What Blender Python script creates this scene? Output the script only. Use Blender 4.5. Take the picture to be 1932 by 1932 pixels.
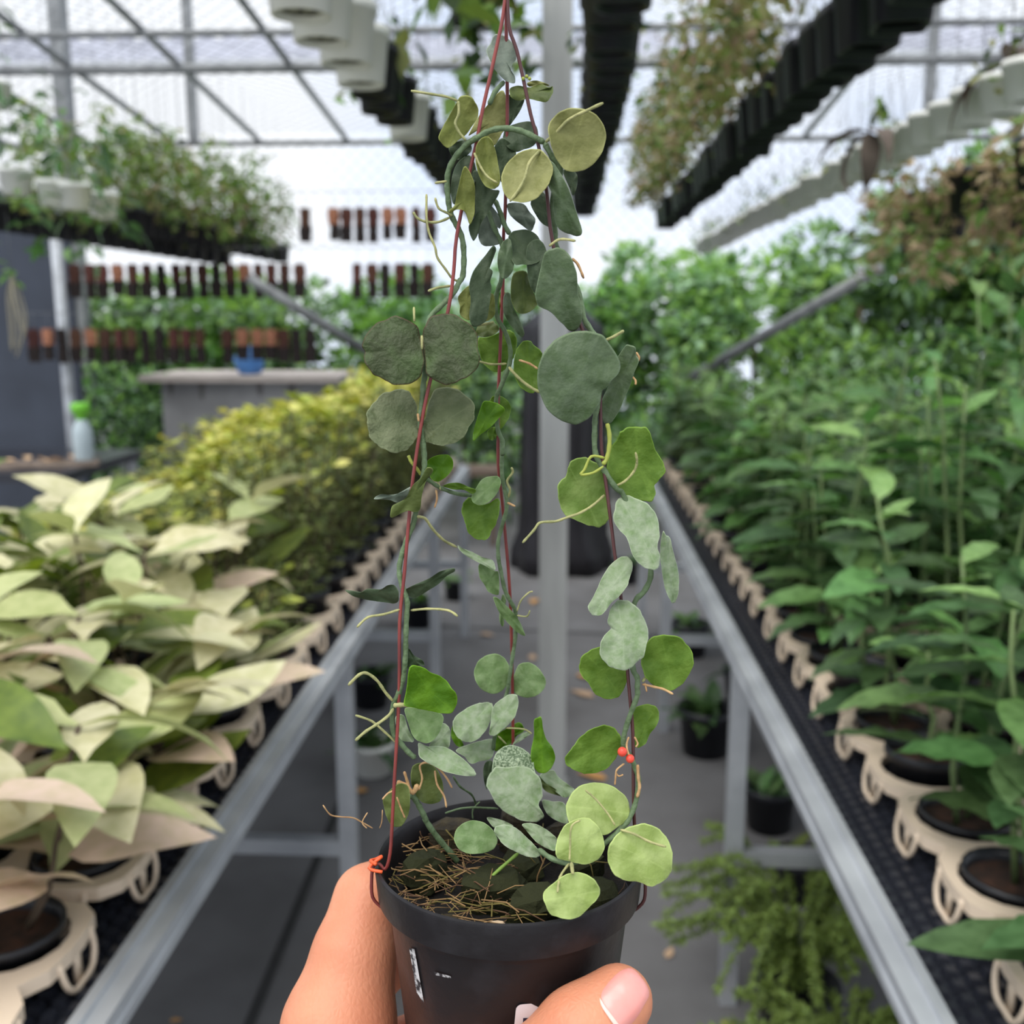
import bpy, math, random
import numpy as np
from mathutils import Vector, Matrix, noise

for o in list(bpy.data.objects): bpy.data.objects.remove(o)
SC = bpy.context.scene
COL = SC.collection
random.seed(7)
R = random.Random(11)

# ------------------------------------------------------------------ camera
F = 1932.0                       # focal length in photo pixels
PITCH = math.radians(10.7)
YAW = math.radians(2.93)
CAM = Vector((0, 0, 1.5))
FWD = Vector((-math.sin(YAW)*math.cos(PITCH), math.cos(YAW)*math.cos(PITCH), -math.sin(PITCH))).normalized()
RIGHT = FWD.cross(Vector((0, 0, 1))).normalized()
UP = RIGHT.cross(FWD).normalized()
cd = bpy.data.cameras.new('camera'); cam = bpy.data.objects.new('camera', cd); COL.objects.link(cam)
cd.sensor_width = 36; cd.lens = 36; cd.clip_start = 0.01; cd.clip_end = 200
cd.dof.use_dof = True; cd.dof.focus_distance = 0.338; cd.dof.aperture_fstop = 12.5; cd.dof.aperture_blades = 0
cam.matrix_world = Matrix((( RIGHT.x, UP.x, -FWD.x, CAM.x), (RIGHT.y, UP.y, -FWD.y, CAM.y), (RIGHT.z, UP.z, -FWD.z, CAM.z), (0, 0, 0, 1)))
SC.camera = cam
# ------------------------------------------------------------------ sky, light, exposure
W = bpy.data.worlds.new('overcast_sky'); SC.world = W; W.use_nodes = True
nt = W.node_tree; bg = nt.nodes['Background']
tc = nt.nodes.new('ShaderNodeTexCoord'); nz = nt.nodes.new('ShaderNodeTexNoise'); rp = nt.nodes.new('ShaderNodeValToRGB')
nz.inputs['Scale'].default_value = 3.0; nz.inputs['Detail'].default_value = 4
rp.color_ramp.elements[0].position = 0.32; rp.color_ramp.elements[0].color = (0.66, 0.78, 1.0, 1)
rp.color_ramp.elements[1].position = 0.62; rp.color_ramp.elements[1].color = (0.93, 0.96, 1.0, 1)
nt.links.new(tc.outputs['Generated'], nz.inputs['Vector']); nt.links.new(nz.outputs['Fac'], rp.inputs['Fac'])
nt.links.new(rp.outputs['Color'], bg.inputs['Color']); bg.inputs['Strength'].default_value = 0.95
sl = bpy.data.lights.new('sun_through_cloud', 'SUN'); sun = bpy.data.objects.new('sun_through_cloud', sl); COL.objects.link(sun)
sl.energy = 2.5; sl.angle = math.radians(60); sl.color = (1, 0.97, 0.92)
sun.rotation_euler = (math.radians(24), math.radians(-14), 0)
SC.view_settings.view_transform = 'Standard'; SC.view_settings.look = 'None'
SC.view_settings.exposure = 0.35; SC.view_settings.gamma = 1.0; SC.view_settings.use_curve_mapping = False

# ------------------------------------------------------------------ helpers
def P(px, py, d):
    return CAM + FWD*d + RIGHT*((px-966)/F*d) + UP*(-(py-966)/F*d)
def ray(px, py):
    return (FWD + RIGHT*((px-966)/F) + UP*(-(py-966)/F))
def at_y(px, py, Y):
    r = ray(px, py); return CAM + r*(Y/r.y)
def at_z(px, py, z):
    r = ray(px, py); return CAM + r*((z-CAM.z)/r.z)
def lin(c):
    return tuple(((v/255)/12.92 if v/255 <= 0.04045 else ((v/255+0.055)/1.055)**2.4) for v in c) + (1,)
MATS = {}
def mat(name, rgb, rough=0.6, var=0.0, nscale=20, spec=0.4, trans=0.0, bump=0.0, bscale=60, metal=0.0, rgb2=None, objvar=0.0, sss=0.0, lo=0.35, hi=0.65, stretch=None, coords='Object'):
    if name in MATS: return MATS[name]
    m = bpy.data.materials.new(name); m.use_nodes = True; MATS[name] = m
    nt = m.node_tree; N = nt.nodes; L = nt.links; b = N['Principled BSDF']
    b.inputs['Roughness'].default_value = rough; b.inputs['Metallic'].default_value = metal
    b.inputs['Specular IOR Level'].default_value = spec
    c1 = lin(rgb); c2 = lin(rgb2) if rgb2 else tuple(v*(1-var) for v in c1[:3])+(1,)
    tcn = N.new('ShaderNodeTexCoord'); vec = tcn.outputs[coords]
    if stretch:
        mp = N.new('ShaderNodeMapping'); mp.inputs['Scale'].default_value = stretch; L.new(vec, mp.inputs['Vector']); vec = mp.outputs['Vector']
    col = None
    if var > 0 or rgb2:
        n = N.new('ShaderNodeTexNoise'); n.inputs['Scale'].default_value = nscale; n.inputs['Detail'].default_value = 5
        L.new(vec, n.inputs['Vector'])
        r = N.new('ShaderNodeValToRGB'); r.color_ramp.elements[0].position = lo; r.color_ramp.elements[1].position = hi
        r.color_ramp.elements[0].color = c2; r.color_ramp.elements[1].color = c1
        L.new(n.outputs['Fac'], r.inputs['Fac']); col = r.outputs['Color']
    else:
        rg = N.new('ShaderNodeRGB'); rg.outputs[0].default_value = c1; col = rg.outputs[0]
    if objvar > 0:
        oi = N.new('ShaderNodeObjectInfo'); hs = N.new('ShaderNodeHueSaturation')
        mr = N.new('ShaderNodeMapRange'); mr.inputs['To Min'].default_value = 1-objvar; mr.inputs['To Max'].default_value = 1+objvar
        L.new(oi.outputs['Random'], mr.inputs['Value']); L.new(mr.outputs['Result'], hs.inputs['Value'])
        m2 = N.new('ShaderNodeMath'); m2.operation = 'MULTIPLY'; m2.inputs[1].default_value = 7.31
        fr = N.new('ShaderNodeMath'); fr.operation = 'FRACT'; mh = N.new('ShaderNodeMapRange')
        mh.inputs['To Min'].default_value = 0.5-objvar*0.06; mh.inputs['To Max'].default_value = 0.5+objvar*0.06
        L.new(oi.outputs['Random'], m2.inputs[0]); L.new(m2.outputs[0], fr.inputs[0]); L.new(fr.outputs[0], mh.inputs['Value']); L.new(mh.outputs['Result'], hs.inputs['Hue'])
        L.new(col, hs.inputs['Color']); col = hs.outputs['Color']
    L.new(col, b.inputs['Base Color'])
    if sss > 0:
        b.inputs['Subsurface Weight'].default_value = sss; b.inputs['Subsurface Radius'].default_value = (0.006, 0.0025, 0.0012); b.inputs['Subsurface Scale'].default_value = 1.0
    if bump > 0:
        n2 = N.new('ShaderNodeTexNoise'); n2.inputs['Scale'].default_value = bscale; n2.inputs['Detail'].default_value = 6; L.new(vec, n2.inputs['Vector'])
        bp = N.new('ShaderNodeBump'); bp.inputs['Strength'].default_value = bump; bp.inputs['Distance'].default_value = 0.002
        L.new(n2.outputs['Fac'], bp.inputs['Height']); L.new(bp.outputs['Normal'], b.inputs['Normal'])
    if trans > 0:
        t = N.new('ShaderNodeBsdfTranslucent'); mx = N.new('ShaderNodeMixShader'); mx.inputs['Fac'].default_value = trans
        gm = N.new('ShaderNodeHueSaturation'); gm.inputs['Saturation'].default_value = 1.2; gm.inputs['Value'].default_value = 1.25; L.new(col, gm.inputs['Color'])
        L.new(gm.outputs['Color'], t.inputs['Color'])
        L.new(b.outputs[0], mx.inputs[1]); L.new(t.outputs[0], mx.inputs[2]); L.new(mx.outputs[0], N['Material Output'].inputs['Surface'])
    return m

def tag(o, label=None, cat=None, group=None, kind=None):
    if label: o['label'] = label
    if cat: o['category'] = cat
    if group: o['group'] = group
    if kind: o['kind'] = kind
    return o
def empty(name, loc=(0, 0, 0), rz=0, label=None, cat=None, group=None):
    o = bpy.data.objects.new(name, None); COL.objects.link(o); o.location = loc; o.rotation_euler = (0, 0, rz); o.empty_display_size = 0.02
    return tag(o, label, cat, group)
def newmesh(name, V, Fc, m, smooth=True):
    me = bpy.data.meshes.new(name); me.from_pydata([tuple(v) for v in V], [], Fc)
    if m: me.materials.append(m)
    if smooth: me.polygons.foreach_set('use_smooth', [True]*len(me.polygons))
    me.update(); return me
def link(name, me, parent=None, loc=None, M=None):
    o = bpy.data.objects.new(name, me); COL.objects.link(o)
    if parent: o.parent = parent
    if loc is not None: o.location = loc
    if M is not None: o.matrix_basis = M
    return o
def copy_tree(o, parent=None):
    c = o.copy(); COL.objects.link(c); c.parent = parent
    for ch in o.children: copy_tree(ch, c)
    return c
class MB:
    def __init__(s): s.v = []; s.f = []
    def add(s, V, Fc):
        n = len(s.v); s.v += [tuple(v) for v in V]; s.f += [tuple(i+n for i in f) for f in Fc]; return s
    def box(s, a, b):
        x0, y0, z0 = a; x1, y1, z1 = b
        return s.add([(x0,y0,z0),(x1,y0,z0),(x1,y1,z0),(x0,y1,z0),(x0,y0,z1),(x1,y0,z1),(x1,y1,z1),(x0,y1,z1)],
                     [(0,3,2,1),(4,5,6,7),(0,1,5,4),(1,2,6,5),(2,3,7,6),(3,0,4,7)])
    def tube(s, pts, rad, seg=8, cap=True):
        pts = [Vector(p) for p in pts]; n = len(pts)
        rr = rad if isinstance(rad, (list, tuple)) else [rad]*n
        V = []; t0 = (pts[1]-pts[0]).normalized(); a = t0.orthogonal().normalized()
        for i in range(n):
            t = (pts[min(i+1, n-1)]-pts[max(i-1, 0)]).normalized()
            a = (a - t*a.dot(t)); a = a.normalized() if a.length > 1e-6 else t.orthogonal().normalized(); b = t.cross(a)
            for k in range(seg):
                an = 2*math.pi*k/seg; V.append(pts[i]+(a*math.cos(an)+b*math.sin(an))*rr[i])
        Fc = [(i*seg+k, i*seg+(k+1) % seg, (i+1)*seg+(k+1) % seg, (i+1)*seg+k) for i in range(n-1) for k in range(seg)]
        if cap: Fc += [tuple(range(seg-1, -1, -1)), tuple((n-1)*seg+k for k in range(seg))]
        return s.add(V, Fc)
    def lathe(s, prof, seg=24, sq=0.0, off=(0, 0, 0)):
        V = []
        for r, z in prof:
            for k in range(seg):
                an = 2*math.pi*(k+0.5)/seg; q = 1.0
                if sq: q = 1+sq*(1/max(abs(math.cos(an)), abs(math.sin(an)))-1)
                V.append((off[0]+r*q*math.cos(an), off[1]+r*q*math.sin(an), off[2]+z))
        n = len(prof)
        Fc = [(i*seg+k, i*seg+(k+1) % seg, (i+1)*seg+(k+1) % seg, (i+1)*seg+k) for i in range(n-1) for k in range(seg)]
        return s.add(V, Fc)
    def xf(s, M):
        s.v = [tuple(M @ Vector(v)) for v in s.v]; return s
    def mesh(s, name, m, smooth=True): return newmesh(name, s.v, s.f, m, smooth)
    def build(s, name, m, parent=None, smooth=True, loc=None, M=None): return link(name, s.mesh(name, m, smooth), parent, loc, M)
def crom(pts, n, closed=False):
    pts = [Vector(p) for p in pts]; k = len(pts); out = []
    segs = k if closed else k-1
    for i in range(segs):
        g = (lambda j: pts[j % k]) if closed else (lambda j: pts[max(0, min(k-1, j))])
        p0, p1, p2, p3 = g(i-1), g(i), g(i+1), g(i+2)
        for j in range(n):
            t = j/n
            out.append(0.5*((2*p1)+(p2-p0)*t+(2*p0-5*p1+4*p2-p3)*t*t+(3*p1-p0-3*p2+p3)*t**3))
    if not closed: out.append(pts[-1])
    return out
def smoothangle(o, ang=35):
    me = o.data
    try: me.set_sharp_from_angle(angle=math.radians(ang))
    except Exception: pass
    return o
ORD = 'first second third fourth fifth sixth seventh eighth ninth tenth eleventh twelfth thirteenth fourteenth fifteenth sixteenth seventeenth eighteenth nineteenth twentieth'.split()
TENS = {20: 'twenty', 30: 'thirty'}
def ordw(i):
    if i < 20: return ORD[i]
    return 'twenty-'+ORD[i-20] if i < 29 else ('thirtieth' if i == 29 else 'thirty-'+ORD[i-30])
def inview(p, mx=0.0, my=0.0):
    d = Vector(p)-CAM; z = d.dot(FWD)
    if z < 0.1: return False
    x = 966+d.dot(RIGHT)/z*F; y = 966-d.dot(UP)/z*F
    return -mx <= x <= 1932+mx and -my <= y <= 1932+my
def topx(p):
    d = Vector(p)-CAM; z = d.dot(FWD); return 966+d.dot(RIGHT)/z*F, 966-d.dot(UP)/z*F
# ------------------------------------------------------------------ materials
GALV = mat('galvanised_steel', (190, 193, 196), 0.42, rgb2=(166, 169, 173), nscale=8, metal=0.35, spec=0.5, bump=0.05, bscale=200)
GALVD = mat('weathered_pipe', (150, 152, 152), 0.5, rgb2=(120, 122, 122), nscale=10, metal=0.2)
POSTM = mat('grey_post_steel', (176, 177, 174), 0.5, rgb2=(150, 151, 148), nscale=14, metal=0.2, stretch=(1, 1, 0.1))
BLACKP = mat('black_nursery_plastic', (34, 35, 40), 0.38, var=0.3, nscale=14, objvar=0.15)
BLACKM = mat('black_mesh_plastic', (46, 48, 56), 0.28, var=0.2, spec=.6)
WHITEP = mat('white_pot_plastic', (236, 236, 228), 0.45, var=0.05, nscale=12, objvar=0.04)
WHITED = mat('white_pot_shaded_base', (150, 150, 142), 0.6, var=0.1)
BEIGE = mat('beige_tray_plastic', (222, 202, 178), 0.45, var=0.06, nscale=10)
SOILM = mat('brown_potting_mix', (70, 46, 34), 0.95, rgb2=(38, 28, 22), nscale=60, bump=0.8, bscale=120)
FLOORM = mat('woven_ground_cover', (122, 121, 121), 0.85, rgb2=(92, 90, 89), nscale=2.2, bump=0.4, bscale=300, lo=0.3, hi=0.7)
STEMG = mat('green_stem', (110, 130, 80), 0.6, var=0.25, objvar=0.1)
STEMB = mat('brown_stem', (84, 70, 55), 0.7, var=0.25)
WIREM = mat('thin_steel_wire', (120, 122, 125), 0.5, metal=0.4)

# ------------------------------------------------------------------ floor
b = MB(); b.add([(-9, -3, 0), (9, -3, 0), (9, 16, 0), (-9, 16, 0)], [(0, 1, 2, 3)])
fl = b.build('floor', FLOORM); tag(fl, 'dark grey woven ground cover over the greenhouse floor', 'floor', kind='structure')
SEAM = mat('dark_seam', (58, 57, 56), 0.9, var=0.2)
for p0, p1 in (((470, 1932), (590, 1640)), ((800, 1180), (1010, 1190))):
    a = at_z(*p0, 0.002); c = at_z(*p1, 0.002); dr = (c-a).normalized(); s = Vector((-dr.y, dr.x, 0))*0.012
    e = c+dr*0.6
    m = MB().add([a-s-dr*.4, a+s-dr*.4, e+s, e-s, ], [(0, 3, 2, 1)])
    o = m.build('overlap_seam', SEAM, fl, smooth=False); 

# ------------------------------------------------------------------ benches
RZ = 0.825                       # top of the side rail
def bench(side, x_in, label):
    s = -1 if side == 'left' else 1
    x_out = x_in+s*1.30
    t = empty('plant_bench', (x_in+s*0.65, 2.5, 0), label=label, cat='bench')
    def W2L(v): return [Vector(p)-t.location for p in v]
    def put(mb, name, m, smooth=False):
        mb.v = [tuple(Vector(p)-t.location) for p in mb.v]; return mb.build(name, m, t, smooth)
    Y0, Y1 = -0.4, 4.75
    for xa in (x_in, x_out):
        q = s if xa == x_in else -s
        m = MB(); xs = sorted((xa, xa+q*0.034)); m.box((xs[0], Y0, RZ-0.036), (xs[1], Y1, RZ-0.006))
        xs = sorted((xa+q*0.022, xa+q*0.034)); m.box((xs[0], Y0, RZ-0.006), (xs[1], Y1, RZ))
        xs = sorted((xa-q*0.003, xa)); m.box((xs[0], Y0, RZ-0.036), (xs[1], Y1, RZ-0.024))
        put(m, 'side_rail', GALV)
    m = MB(); xs = sorted((x_in+s*0.034, x_out-s*0.034))
    put(m.box((xs[0], Y1-0.034, RZ-0.036), (xs[1], Y1, RZ-0.002)), 'end_rail', GALV)
    for Y in (0.55, 2.07, 3.6, 4.70):
        for xa in (x_in+s*0.004, x_out-s*0.04):
            m = MB(); xx = sorted((xa, xa+s*0.036)); m.box((xx[0], Y-0.018, 0), (xx[1], Y+0.018, RZ-0.036)); put(m, 'leg', GALV)
        xx = sorted((x_in+s*0.04, x_out-s*0.04))
        put(MB().box((xx[0], Y-0.015, 0.335), (xx[1], Y+0.015, 0.37)), 'crossbar', GALV)
        put(MB().box((xx[0], Y-0.015, RZ-0.07), (xx[1], Y+0.015, RZ-0.040)), 'crossbar', GALV)
    xx = sorted((x_in+s*0.036, x_out-s*0.036))
    sh = put(MB().box((xx[0], Y0, RZ-0.032), (xx[1], Y1-0.036, RZ-0.024)), 'mesh_sheet', BLACKM)
    m = MB(); zt = RZ-0.024
    for i in range(7):
        for j in range(int((Y1-0.5)/0.024)):
            x = x_in+s*(0.047+i*0.021); y = 0.5+j*0.024+(0.012 if i % 2 else 0); a, c = 0.0085, 0.0055
            m.add([(x-a, y-a, zt), (x+a, y-a, zt), (x+a, y+a, zt), (x-a, y+a, zt), (x-c, y-c, zt+0.011), (x+c, y-c, zt+0.011), (x+c, y+c, zt+0.011), (x-c, y+c, zt+0.011)],
                  [(4, 5, 6, 7), (0, 1, 5, 4), (1, 2, 6, 5), (2, 3, 7, 6), (3, 0, 4, 7)])
    put(m, 'stud', BLACKM)['kind'] = 'stuff'
    return t
XL, XR = -0.445, 0.353
bench('left', XL, 'galvanised bench left of the aisle carrying pale-leaved plants')
bench('right', XR, 'galvanised bench right of the aisle carrying green wavy-leaved plants')
ZB = RZ-0.0128                    # things stand on the studs

# ------------------------------------------------------------------ carrier trays (3 x 4 round openings)
PIT = 0.15
def tray_mesh():
    m = MB(); nx, ny = 3, 4; zt = 0.048; r = 0.062; seg = 16
    def ring(x, y, ox, oy):
        pass
    for i in range(nx):
        for j in range(ny):
            cx, cy = (i-1)*PIT, (j-1.5)*PIT; h = PIT/2
            V = []
            for k in range(seg):
                an = 2*math.pi*(k+.5)/seg; c, s = math.cos(an), math.sin(an); q = 1/max(abs(c), abs(s))
                ox, oy = h*q*c, h*q*s
                # scalloped outline at outer edges: pull waist towards the ring
                ex = (i == 0 and c < 0 and abs(c) >= abs(s)) or (i == nx-1 and c > 0 and abs(c) >= abs(s))
                ey = (j == 0 and s < 0 and abs(s) >= abs(c)) or (j == ny-1 and s > 0 and abs(s) >= abs(c))
                if ex: ox = math.copysign(h-0.012*(abs(oy)/h)**2, ox)
                if ey: oy = math.copysign(h-0.012*(abs(ox)/h)**2, oy)
                V += [(cx+r*c, cy+r*s, zt-0.012), (cx+r*c, cy+r*s, zt), (cx+ox, cy+oy, zt), (cx+ox*1.0, cy+oy, zt-0.016)]
            Fc = []
            for k in range(seg):
                a, bb = k*4, ((k+1) % seg)*4
                for q in range(3): Fc.append((a+q, bb+q, bb+q+1, a+q+1))
            m.add(V, Fc)
    return m.mesh('tray_top', BEIGE, False)
TRAYTOP = tray_mesh()
def loop_mesh():                 # one hanging side loop of the carrier
    m = MB(); w = 0.034; zt = 0.042
    pts = [(0, -w, zt), (0.004, -w*.95, 0.02), (0.006, -w*.6, 0.004), (0.006, 0, 0.002), (0.006, w*.6, 0.004), (0.004, w*.95, 0.02), (0, w, zt)]
    m.tube(crom(pts, 3), 0.0036, 6); m.box((-0.001, -0.006, 0.003), (0.003, 0.006, 0.042))
    return m.mesh('side_loop', BEIGE, True)
LOOP = loop_mesh()
TRAYS = []
def tray(x, y, label, group):
    t = empty('plant_carrier_tray', (x, y, ZB), label=label, cat='tray', group=group)
    link('tray_top', TRAYTOP, t)
    for sx in (-1, 1):
        for j in range(4):
            o = link('side_loop', LOOP, t, (sx*(1.5*PIT-0.004), (j-1.5)*PIT, 0)); o.rotation_euler = (0, 0, 0 if sx > 0 else math.pi)
    for sy in (-1, 1):
        for i in range(3):
            o = link('side_loop', LOOP, t, ((i-1)*PIT, sy*(2*PIT-0.004), 0)); o.rotation_euler = (0, 0, math.pi/2*sy)
TX = {'left': XL-0.058-0.225, 'right': XR+0.098+0.225}
for side in ('left', 'right'):
    s = -1 if side == 'left' else 1
    for c in range(2):
        n = 0
        for r in range(7):
            x = TX[side]+s*c*0.468; y = 0.72+0.62*r
            if not any(inview((x+dx, y+dy, ZB), 60, 60) for dx in (-.22, .22) for dy in (-.3, 0, .3)): continue
            tray(x, y, 'beige carrier tray on the %s bench, %s from the front in the %s row' % (side, ordw(n), 'aisle-side' if c == 0 else 'outer'), 'beige carrier trays'); n += 1

# ------------------------------------------------------------------ leaf meshes
def leaf_mesh(name, m, L=1.0, Wd=0.4, nl=7, droop=0.6, fold=0.25, wave=0.0, waves=5, tip=1.0, blunt=0.5, twist=0.0, pet=0.08, seed=0):
    rr = random.Random(seed); V = []; Fc = []; cols = (-1, -0.5, 0, 0.5, 1)
    p = Vector((0, 0, 0)); ang = 0.0
    ph = rr.random()*6
    for i in range(nl+1):
        t = i/nl
        a = droop*(t-0.25)
        if i: p = p+Vector((math.cos(a), 0, -math.sin(a)))*(L/nl)
        tt = max(0.0, (t-pet)/(1-pet))
        w = Wd/2*(math.sin(math.pi*tt**blunt)**tip if 0 < tt < 1 else 0.0)
        w = max(w, 0.006*L if t < 1 else 0.001)
        up = Vector((math.sin(a), 0, math.cos(a))); tw = twist*t
        for c in cols:
            wv = wave*w*abs(c)**2*math.sin(2*math.pi*waves*t+ph+(1.5 if c < 0 else 0))
            q = Vector((0, w*c, 0))+up*(abs(c)*w*fold+wv)
            q = Matrix.Rotation(tw, 3, Vector((math.cos(a), 0, -math.sin(a)))) @ q
            V.append(p+q)
    k = len(cols)
    for i in range(nl):
        for j in range(k-1): Fc.append((i*k+j, (i+1)*k+j, (i+1)*k+j+1, i*k+j+1))
    return newmesh(name, V, Fc, m)
def orient(d, roll=0.0, up=Vector((0, 0, 1))):
    d = Vector(d).normalized(); y = up.cross(d)
    y = y.normalized() if y.length > 1e-4 else Vector((0, 1, 0))
    z = d.cross(y); M = Matrix((d, y, z)).transposed()
    return (M @ Matrix.Rotation(roll, 3, 'X')).to_4x4()
def scatter_mesh(name, items, m):
    """items: list of (mesh, 4x4) joined into one mesh"""
    V = []; Fc = []; mi = []; mats = []; n = 0
    for me, M in items:
        vv = getattr(me, '_c', None)
        A = MESHCACHE.get(me.name)
        if A is None:
            co = np.empty(len(me.vertices)*3, np.float32); me.vertices.foreach_get('co', co)
            A = (co.reshape(-1, 3), np.array([list(p.vertices) for p in me.polygons], np.int32)); MESHCACHE[me.name] = A
        Mn = np.array(M, np.float32); V.append(A[0] @ Mn[:3, :3].T+Mn[:3, 3]); Fc.append(A[1]+n); n += len(A[0])
        mt = me.materials[0]
        if mt not in mats: mats.append(mt)
        mi.append(np.full(len(A[1]), mats.index(mt), np.int32))
    V = np.concatenate(V); Fc = np.concatenate(Fc); mi = np.concatenate(mi)
    me = bpy.data.meshes.new(name); me.vertices.add(len(V)); me.vertices.foreach_set('co', V.ravel())
    me.loops.add(Fc.size); me.loops.foreach_set('vertex_index', Fc.ravel()); me.polygons.add(len(Fc))
    me.polygons.foreach_set('loop_start', np.arange(0, Fc.size, Fc.shape[1], dtype=np.int32)); me.polygons.foreach_set('material_index', mi)
    for mt in mats: me.materials.append(mt)
    me.polygons.foreach_set('use_smooth', np.ones(len(Fc), bool)); me.update(calc_edges=True); return me
MESHCACHE = {}
T = lambda v: Matrix.Translation(Vector(v))
S = lambda s: Matrix.Scale(s, 4)

# leaf colours of the bench and hanging plants
GL = [mat('wavy_leaf_green', (106, 144, 82), 0.42, rgb2=(80, 115, 60), nscale=10, trans=0.25, objvar=0.28, bump=0.2, bscale=60),
      mat('wavy_leaf_deep_green', (82, 110, 68), 0.40, rgb2=(60, 86, 48), nscale=10, trans=0.25, objvar=0.28, bump=0.2, bscale=60),
      mat('wavy_leaf_fresh_green', (136, 172, 102), 0.42, rgb2=(110, 146, 80), nscale=10, trans=0.3, objvar=0.2)]
HL = [mat('hoya_leaf_cream', (208, 202, 164), 0.5, rgb2=(188, 184, 138), nscale=9, trans=0.18, objvar=0.14),
      mat('hoya_leaf_blush', (212, 188, 168), 0.5, rgb2=(194, 176, 146), nscale=9, trans=0.18, objvar=0.12),
      mat('hoya_leaf_pale_green', (178, 184, 130), 0.5, rgb2=(156, 166, 110), nscale=9, trans=0.2, objvar=0.15),
      mat('hoya_leaf_olive', (112, 128, 52), 0.45, rgb2=(84, 102, 40), nscale=9, trans=0.25, objvar=0.18)]
SLm = [mat('small_leaf_green', (140, 150, 88), 0.55, var=0.3, trans=0.25, objvar=0.2), mat('small_leaf_dark', (98, 114, 62), 0.55, var=0.3, trans=0.2, objvar=0.2)]
YLm = [mat('variegated_leaf_yellow', (226, 218, 128), 0.5, rgb2=(188, 190, 92), nscale=12, trans=0.25, objvar=0.12), mat('variegated_leaf_lime', (178, 188, 84), 0.5, var=0.25, trans=0.25, objvar=0.15)]
AIRm = [mat('airy_leaf_green', (122, 152, 78), 0.55, var=0.3, trans=0.3, objvar=0.2), mat('airy_leaf_olive', (138, 142, 88), 0.6, var=0.3, trans=0.3, objvar=0.2), mat('airy_leaf_brown', (172, 150, 120), 0.7, var=0.3, trans=0.25, objvar=0.2), mat('airy_leaf_dark', (58, 82, 42), 0.5, var=0.3, trans=0.25, objvar=0.2)]
TRm = [mat('tree_leaf_bright', (165, 205, 112), 0.5, var=0.25, trans=0.4, objvar=0.15), mat('tree_leaf_mid', (136, 176, 102), 0.5, var=0.25, trans=0.35, objvar=0.15), mat('tree_leaf_blue', (164, 196, 158), 0.45, var=0.25, trans=0.3, objvar=0.15), mat('tree_leaf_dark', (62, 90, 56), 0.5, var=0.3, trans=0.2, objvar=0.15)]
wavy = [[leaf_mesh('wavy_leaf', g, 1, 0.36, 9, dr, 0.22, 0.16, 4, 0.85, 0.72, tw, 0.1, i) for i, (dr, tw) in enumerate(((0.5, 0.1), (0.9, -0.2), (1.3, 0.2)))] for g in GL]
hoya = [[leaf_mesh('hoya_leaf', h, 1, 0.40, 8, dr, 0.18, 0.05, 2, 0.85, 0.72, tw, 0.1, i+5) for i, (dr, tw) in enumerate(((0.6, 0.2), (1.2, -0.3), (-0.3, 0.4)))] for h in HL]
def quad_leaf(name, m, w=0.5, droop=0.3):
    V = [(0, 0, 0), (0.5, -w*.5, 0.0), (1, 0, -droop*.4), (0.5, w*.5, 0.0)]
    return newmesh(name, V, [(0, 1, 2, 3)], m)
qs = {k: [quad_leaf(k, m, w) for m in ms] for k, ms, w in (('small_leaf', SLm, .55), ('variegated_leaf', YLm, .5), ('airy_leaf', AIRm, .5), ('tree_leaf', TRm, .55), ('thin_leaf', GL, .3))}

def rdir(el0, el1, az=None):
    az = R.uniform(0, 2*math.pi) if az is None else az; el = R.uniform(el0, el1)
    return Vector((math.cos(az)*math.cos(el), math.sin(az)*math.cos(el), math.sin(el)))

# ------------------------------------------------------------------ pots
def pot_profile(r, h, rim=0.02, lip=0.004, th=0.003):
    rb = r*0.74
    return [(0.001, 0), (rb, 0), (rb+(r-lip-rb)*(1-rim/h), h-rim), (r, h-rim), (r, h), (r-th, h), (r-th-lip, h-rim), (r*0.80, h*0.55)]
POTH = 0.085; POTR = 0.058
BENCHPOT = MB().lathe(pot_profile(POTR, POTH, 0.014), 20).mesh('pot', BLACKP); 
SOIL = newmesh('potting_mix', [(0, 0, POTH-0.016)]+[(0.051*math.cos(a*math.pi/6), 0.051*math.sin(a*math.pi/6), POTH-0.020+0.003*math.sin(a*2.3)) for a in range(12)], [(0, 1+a, 1+(a+1) % 12) for a in range(12)], SOILM)
def base_pot(t):
    o = link('pot', BENCHPOT, t); link('potting_mix', SOIL, t); return o

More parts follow.
